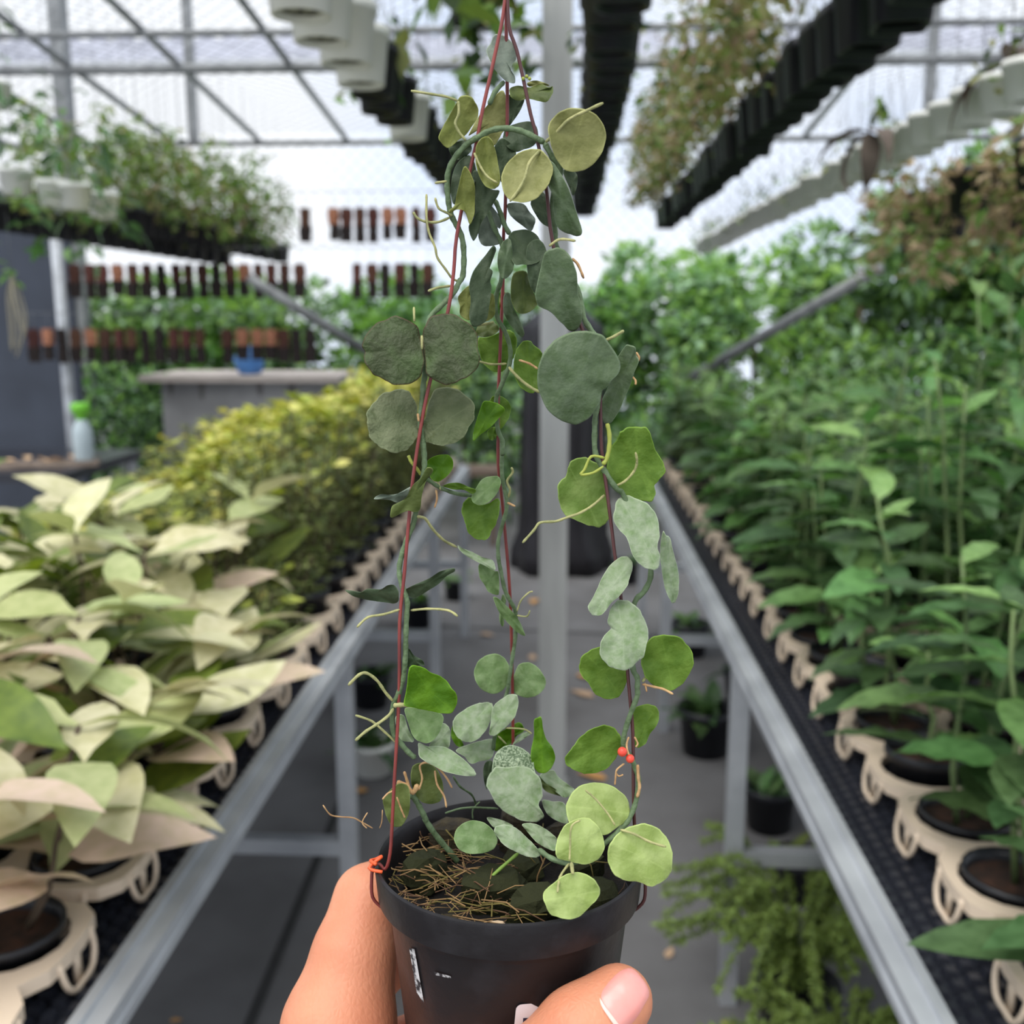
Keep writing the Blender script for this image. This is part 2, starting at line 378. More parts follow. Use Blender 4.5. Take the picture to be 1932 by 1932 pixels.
# template kinds -----------------------------------------------------
def tmpl_wavy(h, nst, joined=False, seed=0):
    rr = random.Random(seed); t = empty('wavy_leaf_plant'); base_pot(t); m = MB(); items = []
    for s_ in range(nst):
        a0 = rr.uniform(0, 6.28); b0 = Vector((math.cos(a0)*.02*s_, math.sin(a0)*.02*s_, POTH-0.02)); hh = h*rr.uniform(.72, 1.0)
        lean = Vector((rr.uniform(-.12, .12), rr.uniform(-.12, .12), 1)); pts = [b0+lean*(hh*k/5)+Vector((rr.uniform(-.008, .008), rr.uniform(-.008, .008), 0)) for k in range(6)]
        m.tube(pts, [0.0042, .004, .0037, .0033, .0028, .002], 6)
        n = int(hh/0.034); az = rr.uniform(0, 6.28)
        for k in range(n):
            f = 0.12+0.88*(k+0.5)/n; x = f*5; i = min(4, int(x)); p = pts[i].lerp(pts[i+1], x-i); az += 2.2+rr.uniform(-.35, .35)
            L = rr.uniform(.10, .175)*(1.0-0.45*max(0, f-.72)/.28); el = rr.uniform(-.1, .35)+0.75*max(0, f-.75)/.25
            d = Vector((math.cos(az)*math.cos(el), math.sin(az)*math.cos(el), math.sin(el)))
            g = 2 if (f > .8 and rr.random() < .6) else rr.choice((0, 0, 1, 1, 1))
            items.append((wavy[g][rr.randrange(3)], T(p) @ orient(d, rr.uniform(-.4, .4)) @ S(L)))
    m.build('stem', STEMG, t)
    finish_leaves(t, items, joined); return t
def finish_leaves(t, items, joined, name='leaf'):
    if joined:
        o = link('foliage', scatter_mesh('foliage', items, None), t); o['kind'] = 'stuff'
    else:
        for me, M in items: link(name, me, t, M=M)
def tmpl_hoya(h, nst, joined=False, seed=0):
    rr = random.Random(seed); t = empty('pale_hoya_plant'); base_pot(t); m = MB(); items = []
    for s_ in range(nst):
        a0 = rr.uniform(0, 6.28); b0 = Vector((math.cos(a0)*.025, math.sin(a0)*.025, POTH-0.02)); hh = h*rr.uniform(.6, 1)
        lean = Vector((math.cos(a0)*.22, math.sin(a0)*.22, 1)); pts = [b0+lean*(hh*k/4)+Vector((rr.uniform(-.012, .012), rr.uniform(-.012, .012), 0)) for k in range(5)]
        m.tube(crom(pts, 2), 0.0028, 6)
        n = max(2, int(hh/0.075)); az = rr.uniform(0, 6.28)
        for k in range(n):
            f = (k+1)/n; x = min(3.999, f*4); i = int(x); p = pts[i].lerp(pts[i+1], x-i); az += 1.57+rr.uniform(-.4, .4)
            for sg in (0, math.pi):
                el = rr.uniform(.0, .7); a = az+sg+rr.uniform(-.25, .25); d = Vector((math.cos(a)*math.cos(el), math.sin(a)*math.cos(el), math.sin(el)))
                g = rr.choices((0, 1, 2, 3), (5, 1.5, 5, 1.8))[0]
                items.append((hoya[g][rr.randrange(3)], T(p) @ orient(d, rr.uniform(-.6, .6)) @ S(rr.uniform(.14, .21))))
    m.build('stem', STEMB, t); finish_leaves(t, items, joined); return t
def tmpl_bushy(h, seed=0, yellow=0.3, n=650):
    rr = random.Random(seed); t = empty('small_leaf_bush_plant'); base_pot(t); m = MB(); items = []
    for s_ in range(11):
        a0 = rr.uniform(0, 6.28); q = rr.uniform(.02, .10); hh = h*rr.uniform(.7, 1)
        pts = [Vector((math.cos(a0)*.02, math.sin(a0)*.02, POTH-.02)), Vector((math.cos(a0)*q*.6, math.sin(a0)*q*.6, POTH+hh*.5)), Vector((math.cos(a0)*q, math.sin(a0)*q, POTH+hh))]
        cp = crom(pts, 4); m.tube(cp, 0.0016, 4)
        for k in range(n//11):
            f = rr.random()**.85; x = min(7.999, f*8); i = int(x); p = cp[i].lerp(cp[i+1], x-i)+Vector((rr.gauss(0, .012), rr.gauss(0, .012), rr.gauss(0, .008)))
            d = rdir(-.3, .7)
            if f > 0.62 and rr.random() < yellow: items.append((rr.choice(qs['variegated_leaf']), T(p) @ orient(d, rr.uniform(-1, 1)) @ S(rr.uniform(.035, .06))))
            else: items.append((rr.choice(qs['small_leaf']), T(p) @ orient(d, rr.uniform(-1, 1)) @ S(rr.uniform(.013, .024))))
    m.build('stem', STEMB, t); finish_leaves(t, items, True); return t
# ------------------------------------------------------------------ greenhouse frame, posts, far things
def thing_mesh(name, mb, m, label, cat, smooth=True, group=None, kind=None):
    """one-mesh thing with its origin at the base centre"""
    A = np.array(mb.v); c = Vector(((A[:, 0].min()+A[:, 0].max())/2, (A[:, 1].min()+A[:, 1].max())/2, A[:, 2].min()))
    mb.v = [tuple(Vector(v)-c) for v in mb.v]; o = mb.build(name, m, None, smooth, loc=c); return tag(o, label, cat, group, kind)
def roofz(Y): return 2.80+0.105*(8-Y)
gp = empty('support_post', (-0.03, 3.12, 0), label='grey steel post standing in the aisle behind the held plant', cat='post')
MB().box((-0.043, -0.043, 0), (0.043, 0.043, roofz(3.12))).build('post_tube', POSTM, gp, False)
MB().box((-0.055, -0.055, 0), (0.055, 0.055, 0.006)).build('foot_plate', POSTM, gp, False)
# roof frame
rf = empty('roof_frame', (0, 6.5, 0), label='light steel roof frame of crossing pipes over the plants', cat='frame')
def rput(mb, name, m, sm=True):
    mb.v = [(v[0], v[1]-6.5, v[2]) for v in mb.v]; return mb.build(name, m, rf, sm)
for Y, r in ((8.0, .022), (6.4, .030), (5.86, .02), (4.6, .02), (2.6, .02), (0.6, .02)):
    rput(MB().tube([(-6, Y, roofz(Y)), (6, Y, roofz(Y))], r, 8), 'purlin', GALVD)
for X in (-4.3, -3.65, -3.0, -2.33, -1.66, 1.75, 2.5, 3.2, 4.0):
    rput(MB().tube([(X, 0.2, roofz(0.2)+.03), (X, 8.0, roofz(8)+.03)], .021, 8), 'rafter', GALVD)
for X in (-0.46, 0.09, 0.60, 1.17):
    rput(MB().tube([(X, 0.2, roofz(0.2)-.03), (X, 8.0, roofz(8)-.03)], .006, 6), 'hanging_rail', GALVD)
for X, w in ((-3.8, .055), (4.4, .04), (-5.2, .04)):
    rput(MB().box((X-w, 8.0-w, 0), (X+w, 8.0+w, 4.4 if abs(X) > 1 else roofz(8))), 'upright', GALVD, False)
for X in (-2.82, 2.62):
    rput(MB().box((X-.032, 7.97, roofz(8)+.02), (X+.032, 8.03, 4.4)), 'short_upright', GALVD, False)
# wire netting over the roof frame and the end wall
nm = MB()
def netting(o, u, v, lu, lv, pit, r):
    o, u, v = Vector(o), Vector(u), Vector(v); n = u.cross(v).normalized(); k = int((lu+lv)/pit)
    for sg in (0, 1):
        for i in range(k+1):
            c = i*pit
            a0 = max(0, c-lv); a1 = min(lu, c); b0 = c-a0; b1 = c-a1
            if abs(a1-a0) < 1e-3: continue
            x0, x1 = (a0, a1) if sg == 0 else (lu-a0, lu-a1)
            p0 = o+u*x0+v*b0; p1 = o+u*x1+v*b1; d = (p1-p0).normalized(); s = d.cross(n)*r; q = n*r
            nm.add([p0+s, p0-s*.5+q, p0-s*.5-q, p1+s, p1-s*.5+q, p1-s*.5-q], [(0, 1, 4, 3), (1, 2, 5, 4), (2, 0, 3, 5)])
sv = Vector((0, 3.0, roofz(8)-roofz(5))).normalized()
netting((-5, 5.0, roofz(5)+.06), (1, 0, 0), sv, 10, 3.0, 0.11, .0016)
netting((-5, 8.05, 2.0), (1, 0, 0), (0, 0, 1), 10, 0.85, 0.11, .0016)
thing_mesh('wire_netting', nm, WIREM, 'fine diamond wire netting stretched over the roof frame', 'netting', False, kind='stuff')
# neighbouring corrugated roof edge
cm = MB(); V = []; n = 240
for i in range(n+1):
    x = -9+18*i/n; z = .03*math.sin(i*1.7)
    V += [(x, 10.0, 3.86+z), (x, 10.9, 4.30+z)]
cm.add(V, [(2*i, 2*i+2, 2*i+3, 2*i+1) for i in range(n)])
thing_mesh('corrugated_roof', cm, mat('corrugated_sheet', (176, 178, 190), 0.6, rgb2=(140, 142, 152), nscale=3), 'long grey corrugated roof edge of the building behind', 'roof', True)
thing_mesh('gutter', MB().box((-9, 9.93, 3.80), (9, 9.99, 3.86)), mat('white_gutter', (214, 216, 222), .5, var=.05), 'pale gutter under the corrugated roof edge', 'gutter', False)
# diagonal pipe braces
for pa, pb, Y0, Y1, lb in (((470, 525), (720, 680), 5.6, 6.2, 'grey diagonal pipe brace left of the held plant'), ((1660, 505), (1300, 715), 5.2, 6.4, 'grey diagonal pipe brace above the right bench plants')):
    thing_mesh('pipe_brace', MB().tube([at_y(*pa, Y0), at_y(*pb, Y1)], .030, 10), GALVD, lb, 'pipe')
# dark sheet wall, white pole
DARK = mat('dark_blue_grey_sheet', (66, 72, 84), 0.7, var=0.25, nscale=3, bump=.2, bscale=8)
a = at_y(-60, 840, 6.2); c = at_y(128, 440, 6.2)
thing_mesh('wall_left', MB().box((a.x-1.2, 6.2, 0), (c.x, 6.24, 2.25)), DARK, 'dark blue-grey sheet wall at the left edge behind the white pole', 'wall', False, kind='structure')
wp = at_y(146, 850, 5.86); 
thing_mesh('white_pole', MB().tube([(wp.x-0.02, 5.86, 0), (wp.x-.03, 5.86, 2.35)], .032, 12), mat('white_painted_pole', (205, 210, 216), .5, rgb2=(165, 168, 172), nscale=12), 'peeling white pole in front of the dark sheet wall', 'pole')
# second bench end with board, bottle, litter
b0 = at_y(30, 905, 5.05); b1 = at_y(195, 858, 5.3)
ob = empty('black_topped_bench', (-2.9, 5.25, 0), label='black-topped bench end beneath the bottle at far left', cat='bench')
zb = 0.76
MB().box((-0.55, -0.45, zb-0.05), (0.48, 0.5, zb)).build('top', BLACKM, ob, False)
for sx in (-.5, .43):
    for sy in (-.4, .45): MB().box((sx-.02, sy-.02, 0), (sx+.02, sy+.02, zb-.05)).build('leg', GALV, ob, False)
bd = MB().box((-0.34, -.07, 0), (0.34, .07, .022)); bo = bd.build('wooden_board', mat('weathered_wood', (150, 134, 120), .8, rgb2=(110, 96, 86), nscale=10, stretch=(1, 8, 8)), None, False, loc=(-2.72, 5.02, zb)); bo.rotation_euler = (0, 0, math.radians(20))
tag(bo, 'weathered wooden board lying on the black-topped bench', 'board')
bt = empty('plastic_bottle', (-2.47, 5.12, zb+.022), label='clear plastic bottle with a bright green top on the wooden board', cat='bottle')
CLR = mat('cloudy_clear_plastic', (186, 200, 204), .25, var=.1); 
MB().lathe([(.001, 0), (.046, 0), (.05, .01), (.05, .14), (.046, .165), (.03, .2), (.022, .215), (.022, .225)], 20).build('body', CLR, bt)
MB().lathe([(.024, .205), (.026, .225), (.034, .24), (.046, .25), (.048, .285), (.04, .295), (.001, .297)], 20).build('cap', mat('green_plastic_cap', (122, 200, 60), .4, var=.1), bt)
LIT = mat('dry_peach_leaves', (226, 190, 150), .8, var=.25, objvar=.1)
for i in range(7):
    me = leaf_mesh('dry_leaf', LIT, R.uniform(.07, .12), .045, 5, R.uniform(-.9, .9), .5, .1, seed=i)
    o = link('dry_leaf', me, None, (-2.66+.05*i-.12, 5.0+R.uniform(-.02, .03)+.02*i, zb+.028+.004*(i % 3))); o.rotation_euler = (R.uniform(-.3, .3), R.uniform(-.2, .1), R.uniform(0, 6.28))
    tag(o, 'curled peach dry leaf lying on the wooden board', 'leaf', 'dry leaves on the board')
# concrete counter with slab, blue bag
CON = mat('grey_concrete', (160, 160, 160), .85, rgb2=(138, 138, 138), nscale=5, bump=.2, bscale=50)
Yc = 7.0; l = at_y(306, 760, Yc); r_ = at_y(620, 760, Yc); tl = at_y(264, 712, Yc-.05); tr = at_y(642, 706, Yc-.05)
cc = empty('concrete_counter', ((l.x+r_.x)/2, Yc+.3, 0), label='grey concrete counter with a thin overhanging slab top', cat='counter')
w2 = (r_.x-l.x)/2; zt = tl.z-.03
MB().box((-w2, -.3, 0), (w2, .3, zt)).build('body', CON, cc, False)
MB().box((tl.x-cc.location.x, -.38, zt), (tr.x-cc.location.x, .38, zt+.045)).build('slab_top', mat('slab_top_stone', (190, 180, 172), .8, var=.15, nscale=6), cc, False)
STN = mat('damp_stain', (120, 118, 116), .9, var=.2)
for px, hh in ((322, .10), (380, .13), (490, .10), (550, .22)):
    q = at_y(px, 725, Yc); x = q.x-cc.location.x
    MB().add([(x-.025, -.303, zt), (x+.025, -.303, zt), (x+.012, -.303, zt-hh), (x-.014, -.303, zt-hh*.9)], [(0, 3, 2, 1)]).build('drip_stain', STN, cc, False)
BLU = mat('blue_plastic_film', (88, 142, 205), .35, var=.25, nscale=8, trans=.2)
q = at_y(470, 700, 7.1); bm = MB(); V = []
for i in range(9):
    for k in range(16):
        a = k/16*6.283; t_ = i/8; rr_ = (.085*math.sin(math.pi*(.22+.74*t_))+.006)*(1+.10*math.sin(3*a+i*.6)+.07*math.sin(7*a-i)); V.append((rr_*math.cos(a)*1.1, rr_*math.sin(a)*.8, t_*.2))
bm.add(V, [(i*16+k, i*16+(k+1) % 16, (i+1)*16+(k+1) % 16, (i+1)*16+k) for i in range(8) for k in range(16)]+[tuple(range(15, -1, -1)), tuple(8*16+k for k in range(16))])
o = bm.build('plastic_bag', BLU, None, True, loc=(q.x, 7.1, zt+.045)); tag(o, 'crumpled blue plastic bag standing on the concrete counter', 'bag')
# black wrapped bundle in the aisle
BW = mat('black_plastic_wrap', (40, 38, 42), .45, rgb2=(24, 22, 25), nscale=5, stretch=(3, 3, .4), bump=.6, bscale=10)
q = at_z(1058, 1092, 0); bm = MB(); V = []; nk = 36
for i in range(15):
    t_ = i/14
    for k in range(nk):
        a = k/nk*6.283; base = .26-.03*t_+(.03 if i < 2 else 0)-(.12 if i == 14 else 0)
        rr_ = base*(1+.10*math.sin(5*a+1.2*math.sin(t_*4))+.05*math.sin(11*a+t_*6)); V.append((rr_*math.cos(a), rr_*math.sin(a)*.8, t_*1.56))
bm.add(V, [(i*nk+k, i*nk+(k+1) % nk, (i+1)*nk+(k+1) % nk, (i+1)*nk+k) for i in range(14) for k in range(nk)]+[tuple(range(nk-1, -1, -1)), tuple(14*nk+k for k in range(nk))])
o = bm.build('wrapped_bundle', BW, None, True, loc=(q.x, q.y+.25, 0)); tag(o, 'tall black plastic-wrapped bundle standing behind the grey post', 'bundle')
# far low board behind the aisle (end of left bench)
pl = at_y(905, 888, 6.6)
thing_mesh('low_shelf', MB().box((pl.x-.35, 6.6, pl.z-.04), (pl.x+.12, 6.9, pl.z)).box((pl.x-.33, 6.7, 0), (pl.x-.29, 6.74, pl.z-.04)).box((pl.x+.06, 6.7, 0), (pl.x+.10, 6.74, pl.z-.04)), mat('brown_wood_shelf', (112, 96, 84), .8, var=.2), 'low brown wooden shelf at the far end of the aisle', 'shelf', False)
# far ground: hedge and trees beyond the end of the greenhouse
def tree_mesh(seed, h, w, n, pal, ls):
    rr = random.Random(seed); items = []
    blobs = [(rr.uniform(-w, w)*.7, rr.uniform(-.5, .5)*w, h*rr.uniform(.15, .92), rr.uniform(.22, .42)*w) for _ in range(16)]
    for _ in range(n):
        bx, by, bz, br = rr.choice(blobs); d = Vector((rr.gauss(0, 1), rr.gauss(0, 1), rr.gauss(0, 1))).normalized()*br*rr.uniform(.6, 1.05)
        p = Vector((bx, by, bz))+d
        if p.z < .02: p.z = .05+rr.random()*.2
        me = rr.choices(qs['tree_leaf'], pal)[0]
        dd = (d.normalized()+Vector((rr.gauss(0, .5), rr.gauss(0, .5), rr.gauss(-.2, .5)))).normalized()
        items.append((me, T(p) @ orient(dd, rr.uniform(-1, 1)) @ S(rr.uniform(.7, 1.3)*ls)))
    return scatter_mesh('foliage', items, None)
TM = [tree_mesh(1, 2.3, .85, 4200, (5, 4, 1, 1), .11), tree_mesh(2, 2.6, .9, 4200, (3, 4, 3, 2), .13), tree_mesh(3, 2.4, .9, 4200, (2, 4, 4, 2), .12), tree_mesh(4, 1.2, .7, 1800, (1, 3, 1, 5), .08)]
trunkm = MB().tube([(0, 0, 0), (.02, .01, .8), (-.02, 0, 1.6)], [.035, .028, .02], 8).mesh('trunk', STEMB)
spots = [(-5.0, 9.6, 0, 1.0), (-4.1, 9.1, 1, .85), (-3.2, 9.4, 0, .86), (-2.4, 9.0, 1, .82), (-1.6, 9.4, 0, .85), (-.8, 9.1, 2, .82), (0.1, 9.3, 1, .8), (.9, 9.0, 2, .86), (1.7, 9.4, 0, .95), (2.5, 9.0, 2, 1.0), (3.3, 9.3, 1, 1.1), (4.2, 9.0, 2, 1.25), (5.1, 9.3, 0, 1.3)]
for i, (x, y, k, s) in enumerate(spots):
    t = empty('hedge_tree', (x, y, 0), R.uniform(0, 6), '%s leafy tree from the left in the hedge beyond the greenhouse' % ORD[i], 'tree', 'trees beyond the end wall'); t.scale = (s, s, s)
    o = link('foliage', TM[k], t); o['kind'] = 'stuff'; link('trunk', trunkm, t)
darkspots = [(-3.22, 7.35), (-4.1, 7.8), (-1.35, 8.2), (-.75, 7.6), (.9, 7.2), (1.6, 7.0), (2.4, 6.9), (3.2, 7.2)]
for i, (x, y) in enumerate(darkspots):
    t = empty('dark_shrub', (x, y, 0), R.uniform(0, 6), 'low dark green shrub at the end wall, %s from the left' % ORD[i], 'shrub', 'dark shrubs at the end wall'); s = R.uniform(.9, 1.15); t.scale = (s*.8, s*.8, s)
    o = link('foliage', TM[3], t); o['kind'] = 'stuff'; link('trunk', trunkm, t).scale = (.6, .6, .4)
# hanging fibre slabs: three rows on wires in front of the hedge
FB = mat('fern_fibre_brown', (92, 56, 42), .95, rgb2=(58, 36, 30), nscale=40, bump=.6, bscale=80, objvar=.3)
FD = mat('fern_fibre_dark', (40, 32, 30), .95, var=.3, nscale=40, bump=.6, bscale=80)
FO = mat('coco_fibre_orange', (176, 120, 92), .95, rgb2=(128, 84, 64), nscale=50, bump=.6, bscale=80)
def slab_mesh(w, h, d, m, seed):
    rr = random.Random(seed); n = 6; V = []; 
    for i in range(n+1):
        z = -h*i/n; e = rr.uniform(.86, 1.08)
        for sx, sy in ((-1, -1), (1, -1), (1, 1), (-1, 1)): V.append((sx*w/2*e+rr.uniform(-.003, .003), sy*d/2*e, z))
    Fc = [(i*4+k, (i+1)*4+k, (i+1)*4+(k+1) % 4, i*4+(k+1) % 4) for i in range(n) for k in range(4)]+[(0, 1, 2, 3), (n*4+3, n*4+2, n*4+1, n*4)]
    return newmesh('slab', V, Fc, m, False)
SB = [slab_mesh(.062, .105, .03, FB, 1), slab_mesh(.05, .105, .03, FB, 2), slab_mesh(.05, .105, .03, FD, 3), slab_mesh(.062, .09, .035, FO, 4)]
SD = [slab_mesh(.062, .085, .03, FD, 5), slab_mesh(.05, .09, .03, FD, 6)]
wirem = MB().tube([(0, 0, 0), (0, 0, .10)], .0012, 4).mesh('hook_wire', WIREM)
for rown, yt, yb, x0, x1, step, gaps in (('top', 386, 430, 575, 815, 27, (1, )), ('middle', 492, 540, 110, 815, 25.5, (18, 19, 20)), ('bottom', 615, 662, 62, 600, 25, (13,))):
    Yr = {'top': 6.0, 'middle': 5.9, 'bottom': 5.8}[rown]; n = 0; x = x0; i = 0
    aa = at_y(x0-40, yt-25, Yr); bb = at_y(x1+40, yt-25, Yr)
    thing_mesh('strung_wire', MB().tube([(aa.x, Yr, (aa.z+bb.z)/2), (bb.x, Yr, (aa.z+bb.z)/2)], .002, 5), WIREM, 'thin wire strung across for the %s row of fibre slabs' % rown, 'wire')
    zz = (aa.z+bb.z)/2
    while x < x1:
        if i not in gaps:
            p = at_y(x, yt, Yr); k = R.choices((0, 1, 2, 3), (5, 4, 4, 1.4))[0]
            t = empty('fibre_slab', (p.x, Yr, zz-.09), R.uniform(-.4, .4), 'brown fern-fibre slab hanging in the %s row, %s from the left' % (rown, ordw(n)), 'slab', 'fibre slabs hung in three rows'); n += 1
            link('upper_block', SB[k], t); link('lower_block', SD[R.randrange(2)], t, (R.uniform(-.006, .006), 0.0, -.088 if k == 3 else -.104)).rotation_euler = (0, 0, R.uniform(-.3, .3))
            o = link('hook_wire', wirem, t, (0, 0, 0)); o.scale = (1, 1, .9)
        x += step*R.uniform(.9, 1.15); i += 1

# ------------------------------------------------------------------ plants on the benches
NEAR = 2.35
tw = [tmpl_wavy(h, n, False, 20+i) for i, (h, n) in enumerate(((.50, 2), (.60, 2), (.42, 3), (.55, 2)))]
twf = [tmpl_wavy(h, n, True, 40+i) for i, (h, n) in enumerate(((.52, 3), (.60, 3), (.46, 3)))]
ts = [tmpl_wavy(.15, 1, False, 55), tmpl_wavy(.20, 1, False, 56)]
th = [tmpl_hoya(h, n, False, 60+i) for i, (h, n) in enumerate(((.26, 3), (.30, 3), (.22, 4), (.28, 3)))]
tb = [tmpl_bushy(h, 80+i, y) for i, (h, y) in enumerate(((.30, .06), (.28, .05), (.34, .75), (.32, .8), (.24, .25)))]
used = set()
def place(tm, loc, rz, s, label, cat, group):
    if tm.name not in used: used.add(tm.name); o = tm
    else: o = copy_tree(tm)
    o.location = loc; o.rotation_euler = (0, 0, rz); o.scale = (s, s, s); tag(o, label, cat, group); return o
ROWN = ['aisle-side row', 'second row', 'third row', 'fourth row', 'fifth row', 'outermost row']
cnt = {}
for side in ('left', 'right'):
    s = -1 if side == 'left' else 1
    for c in range(6):
        for r in range(28):
            x = TX[side]+s*((c % 3)-1)*PIT+s*(c//3)*0.468; y = 0.72+0.62*(r//4)+((r % 4)-1.5)*PIT
            base = (x, y, ZB+.002)
            if not (inview((x, y, ZB+.05), 320, 80) or inview((x, y, ZB+.35), 320, 60)): continue
            if y < 0.80: continue
            kk = R.random()
            if side == 'right':
                if y > NEAR: tm = R.choice(twf); kind = ('far', 'green wavy-leaved plant'); sc = R.uniform(.62, .86)
                else:
                    tm = R.choice(tw); kind = ('near', 'green wavy-leaved plant'); sc = (R.uniform(1.0, 1.32) if c > 1 else R.uniform(.85, 1.1)) if c > 0 else R.uniform(.5, .85)
                    if y < 1.3: sc *= .85
                if c == 0 and y < 1.75 and R.random() < .35: tm = R.choice(ts); sc = R.uniform(.9, 1.1)
                if y > 3.3 and R.random() < .35: continue
                if y < NEAR and c > 0 and R.random() < .12: continue
                lab = 'potted green wavy-leaved plant'; grp = 'wavy-leaved plants on the right bench'
            else:
                edge = 2.05 if c > 0 else 1.6
                if y < edge:
                    if R.random() < .12 and c > 0: continue
                    tm = R.choice(th); sc = R.uniform(.82, 1.08)*(.8 if c == 0 else 1); lab = 'potted plant with large pale cream leaves'; grp = 'pale-leaved plants on the left bench'
                else:
                    if c <= 1: tm = tb[R.choice((0, 0, 1))]; lab = 'potted small-leaved bushy plant'
                    elif y > 2.9 and c <= 4: tm = tb[R.choice((2, 3))]; lab = 'potted bushy plant with yellow variegated tips'
                    else: tm = tb[R.choice((0, 1, 4))]; lab = 'potted small-leaved bushy plant'
                    if c == 1 and y > 2.8: tm = tb[R.choice((2, 3))]; lab = 'potted bushy plant with yellow variegated tips'
                    sc = R.uniform(.62, .86)*(.75 if c > 3 and y < 3.4 else 1)
                    if c <= 1: sc = R.uniform(1.0, 1.25) if y > 2.05 else .55; grp = 'bushy plants on the left bench'
            key = (side, c); n = cnt.get(key, 0); cnt[key] = n+1
            o = place(tm, base, R.uniform(0, 6.28), 1.0, '%s, %s from the front, %s, %s bench' % (lab, ordw(n), ROWN[c], side), 'plant', grp)
            o.scale = (1, 1, sc) if side == 'right' else (1.0, 1.0, sc)
for tmx in tw+twf+th+tb+ts:
    if tmx.name not in used:
        for ch in list(tmx.children): bpy.data.objects.remove(ch)
        bpy.data.objects.remove(tmx)
# ------------------------------------------------------------------ hanging pots
def hp_mesh(r, h, m, sq=0.0, seg=24):
    return MB().lathe([(r*.55, .012), (r*.66, .012), (r*.68, 0), (r*.78, 0), (r*.93, h*.82), (r, h*.82), (r, h), (r*.95, h), (r*.88, h*.6), (0.001, h*.75)], seg, sq).mesh('pot', m)
HPB = hp_mesh(.068, .12, BLACKP, 0, 20); HPS = hp_mesh(.064, .125, BLACKP, .85, 32); HPW = hp_mesh(.070, .125, WHITEP, 0, 28); HPW2 = hp_mesh(.066, .10, WHITEP, 0, 24)
def base_plate(r, m):
    mb = MB(); mb.lathe([(.001, .010), (r*.56, .010), (r*.67, .012)], 24)
    me = mb.mesh('base_plate', m); return me
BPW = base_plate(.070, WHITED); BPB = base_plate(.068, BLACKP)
slot = MB().add([(-.004, -.011, .0085), (.004, -.011, .0085), (.004, .011, .0085), (-.004, .011, .0085)], [(0, 3, 2, 1)]).mesh('drain_slot', mat('slot_dark', (40, 40, 38), .9, var=.1), False)
HW = {}
def hang_wires(r, hp, top):
    k = (round(r, 3), round(hp, 3), round(top, 2))
    if k not in HW:
        m = MB(); ap = (0, 0, hp+.20)
        for a in (.5, 2.6, 4.7): m.tube([(r*.98*math.cos(a), r*.98*math.sin(a), hp*.97), ap], .0010, 4)
        m.tube([ap, (0, 0, max(top, hp+.22))], .0010, 4); HW[k] = m.mesh('hanger_wire', WIREM)
    return HW[k]
def airy(seed, n, up, down, spread, pal, ls, key='airy_leaf', strands=9):
    rr = random.Random(seed); items = []
    for s_ in range(strands):
        a = rr.uniform(0, 6.28); q = rr.uniform(.3, 1)*spread; f = rr.random(); z1 = -down*rr.uniform(.3, 1) if f < down/(up+down+1e-6) else up*rr.uniform(.4, 1)
        pts = crom([(math.cos(a)*.03, math.sin(a)*.03, .10), (math.cos(a)*(q*.6+.03), math.sin(a)*(q*.6+.03), .12+z1*.35+(.03 if z1 < 0 else 0)), (math.cos(a)*q, math.sin(a)*q, .12+z1*.8), (math.cos(a)*q*1.05, math.sin(a)*q*1.05, .12+z1)], 5)
        for k in range(n//strands):
            x = rr.random()*(len(pts)-1.001); i = int(x); p = pts[i].lerp(pts[i+1], x-i)+Vector((rr.gauss(0, .018), rr.gauss(0, .018), rr.gauss(0, .018)))
            d = Vector((rr.gauss(0, 1), rr.gauss(0, 1), rr.gauss(-.4, .7))).normalized()
            items.append((rr.choices(qs[key], pal)[0], T(p) @ orient(d, rr.uniform(-1, 1)) @ S(rr.uniform(.6, 1.3)*ls)))
        stem = MB().tube(pts, .0018, 4).mesh('strand_tmp', AIRm[1]); items += []
    return scatter_mesh('foliage', items, None)
AF = {'green_up': [airy(i, 300, .52, .05, .20, (6, 2, 0, 1), .05) for i in range(3)],
      'olive_mix': [airy(10+i, 210, .40, .12, .17, (2, 6, 3, 1), .042) for i in range(3)],
      'brown_down': [airy(20+i, 300, .10, .26, .22, (2, 4, 6, 0), .045) for i in range(3)],
      'leafy_down': [airy(30+i, 90, .20, .32, .16, (4, 2, 0, 4), .085) for i in range(3)],
      'small': [airy(40+i, 70, .12, .08, .10, (3, 3, 0, 2), .04) for i in range(2)]}
def leaf_set(kind, seed):
    """individually modelled larger leaves for near hanging plants"""
    rr = random.Random(seed); out = []
    for k in range(26):
        a = rr.uniform(0, 6.28); q = rr.uniform(.03, .16); z = rr.uniform(-.32, .3)
        el = rr.uniform(-1.0, .3); d = Vector((math.cos(a)*math.cos(el), math.sin(a)*math.cos(el), math.sin(el)))
        out.append((rr.choice(wavy[rr.choice((0, 1, 1))]), T((math.cos(a)*q, math.sin(a)*q, .12+z)) @ orient(d, rr.uniform(-.6, .6)) @ S(rr.uniform(.07, .12))))
    return out
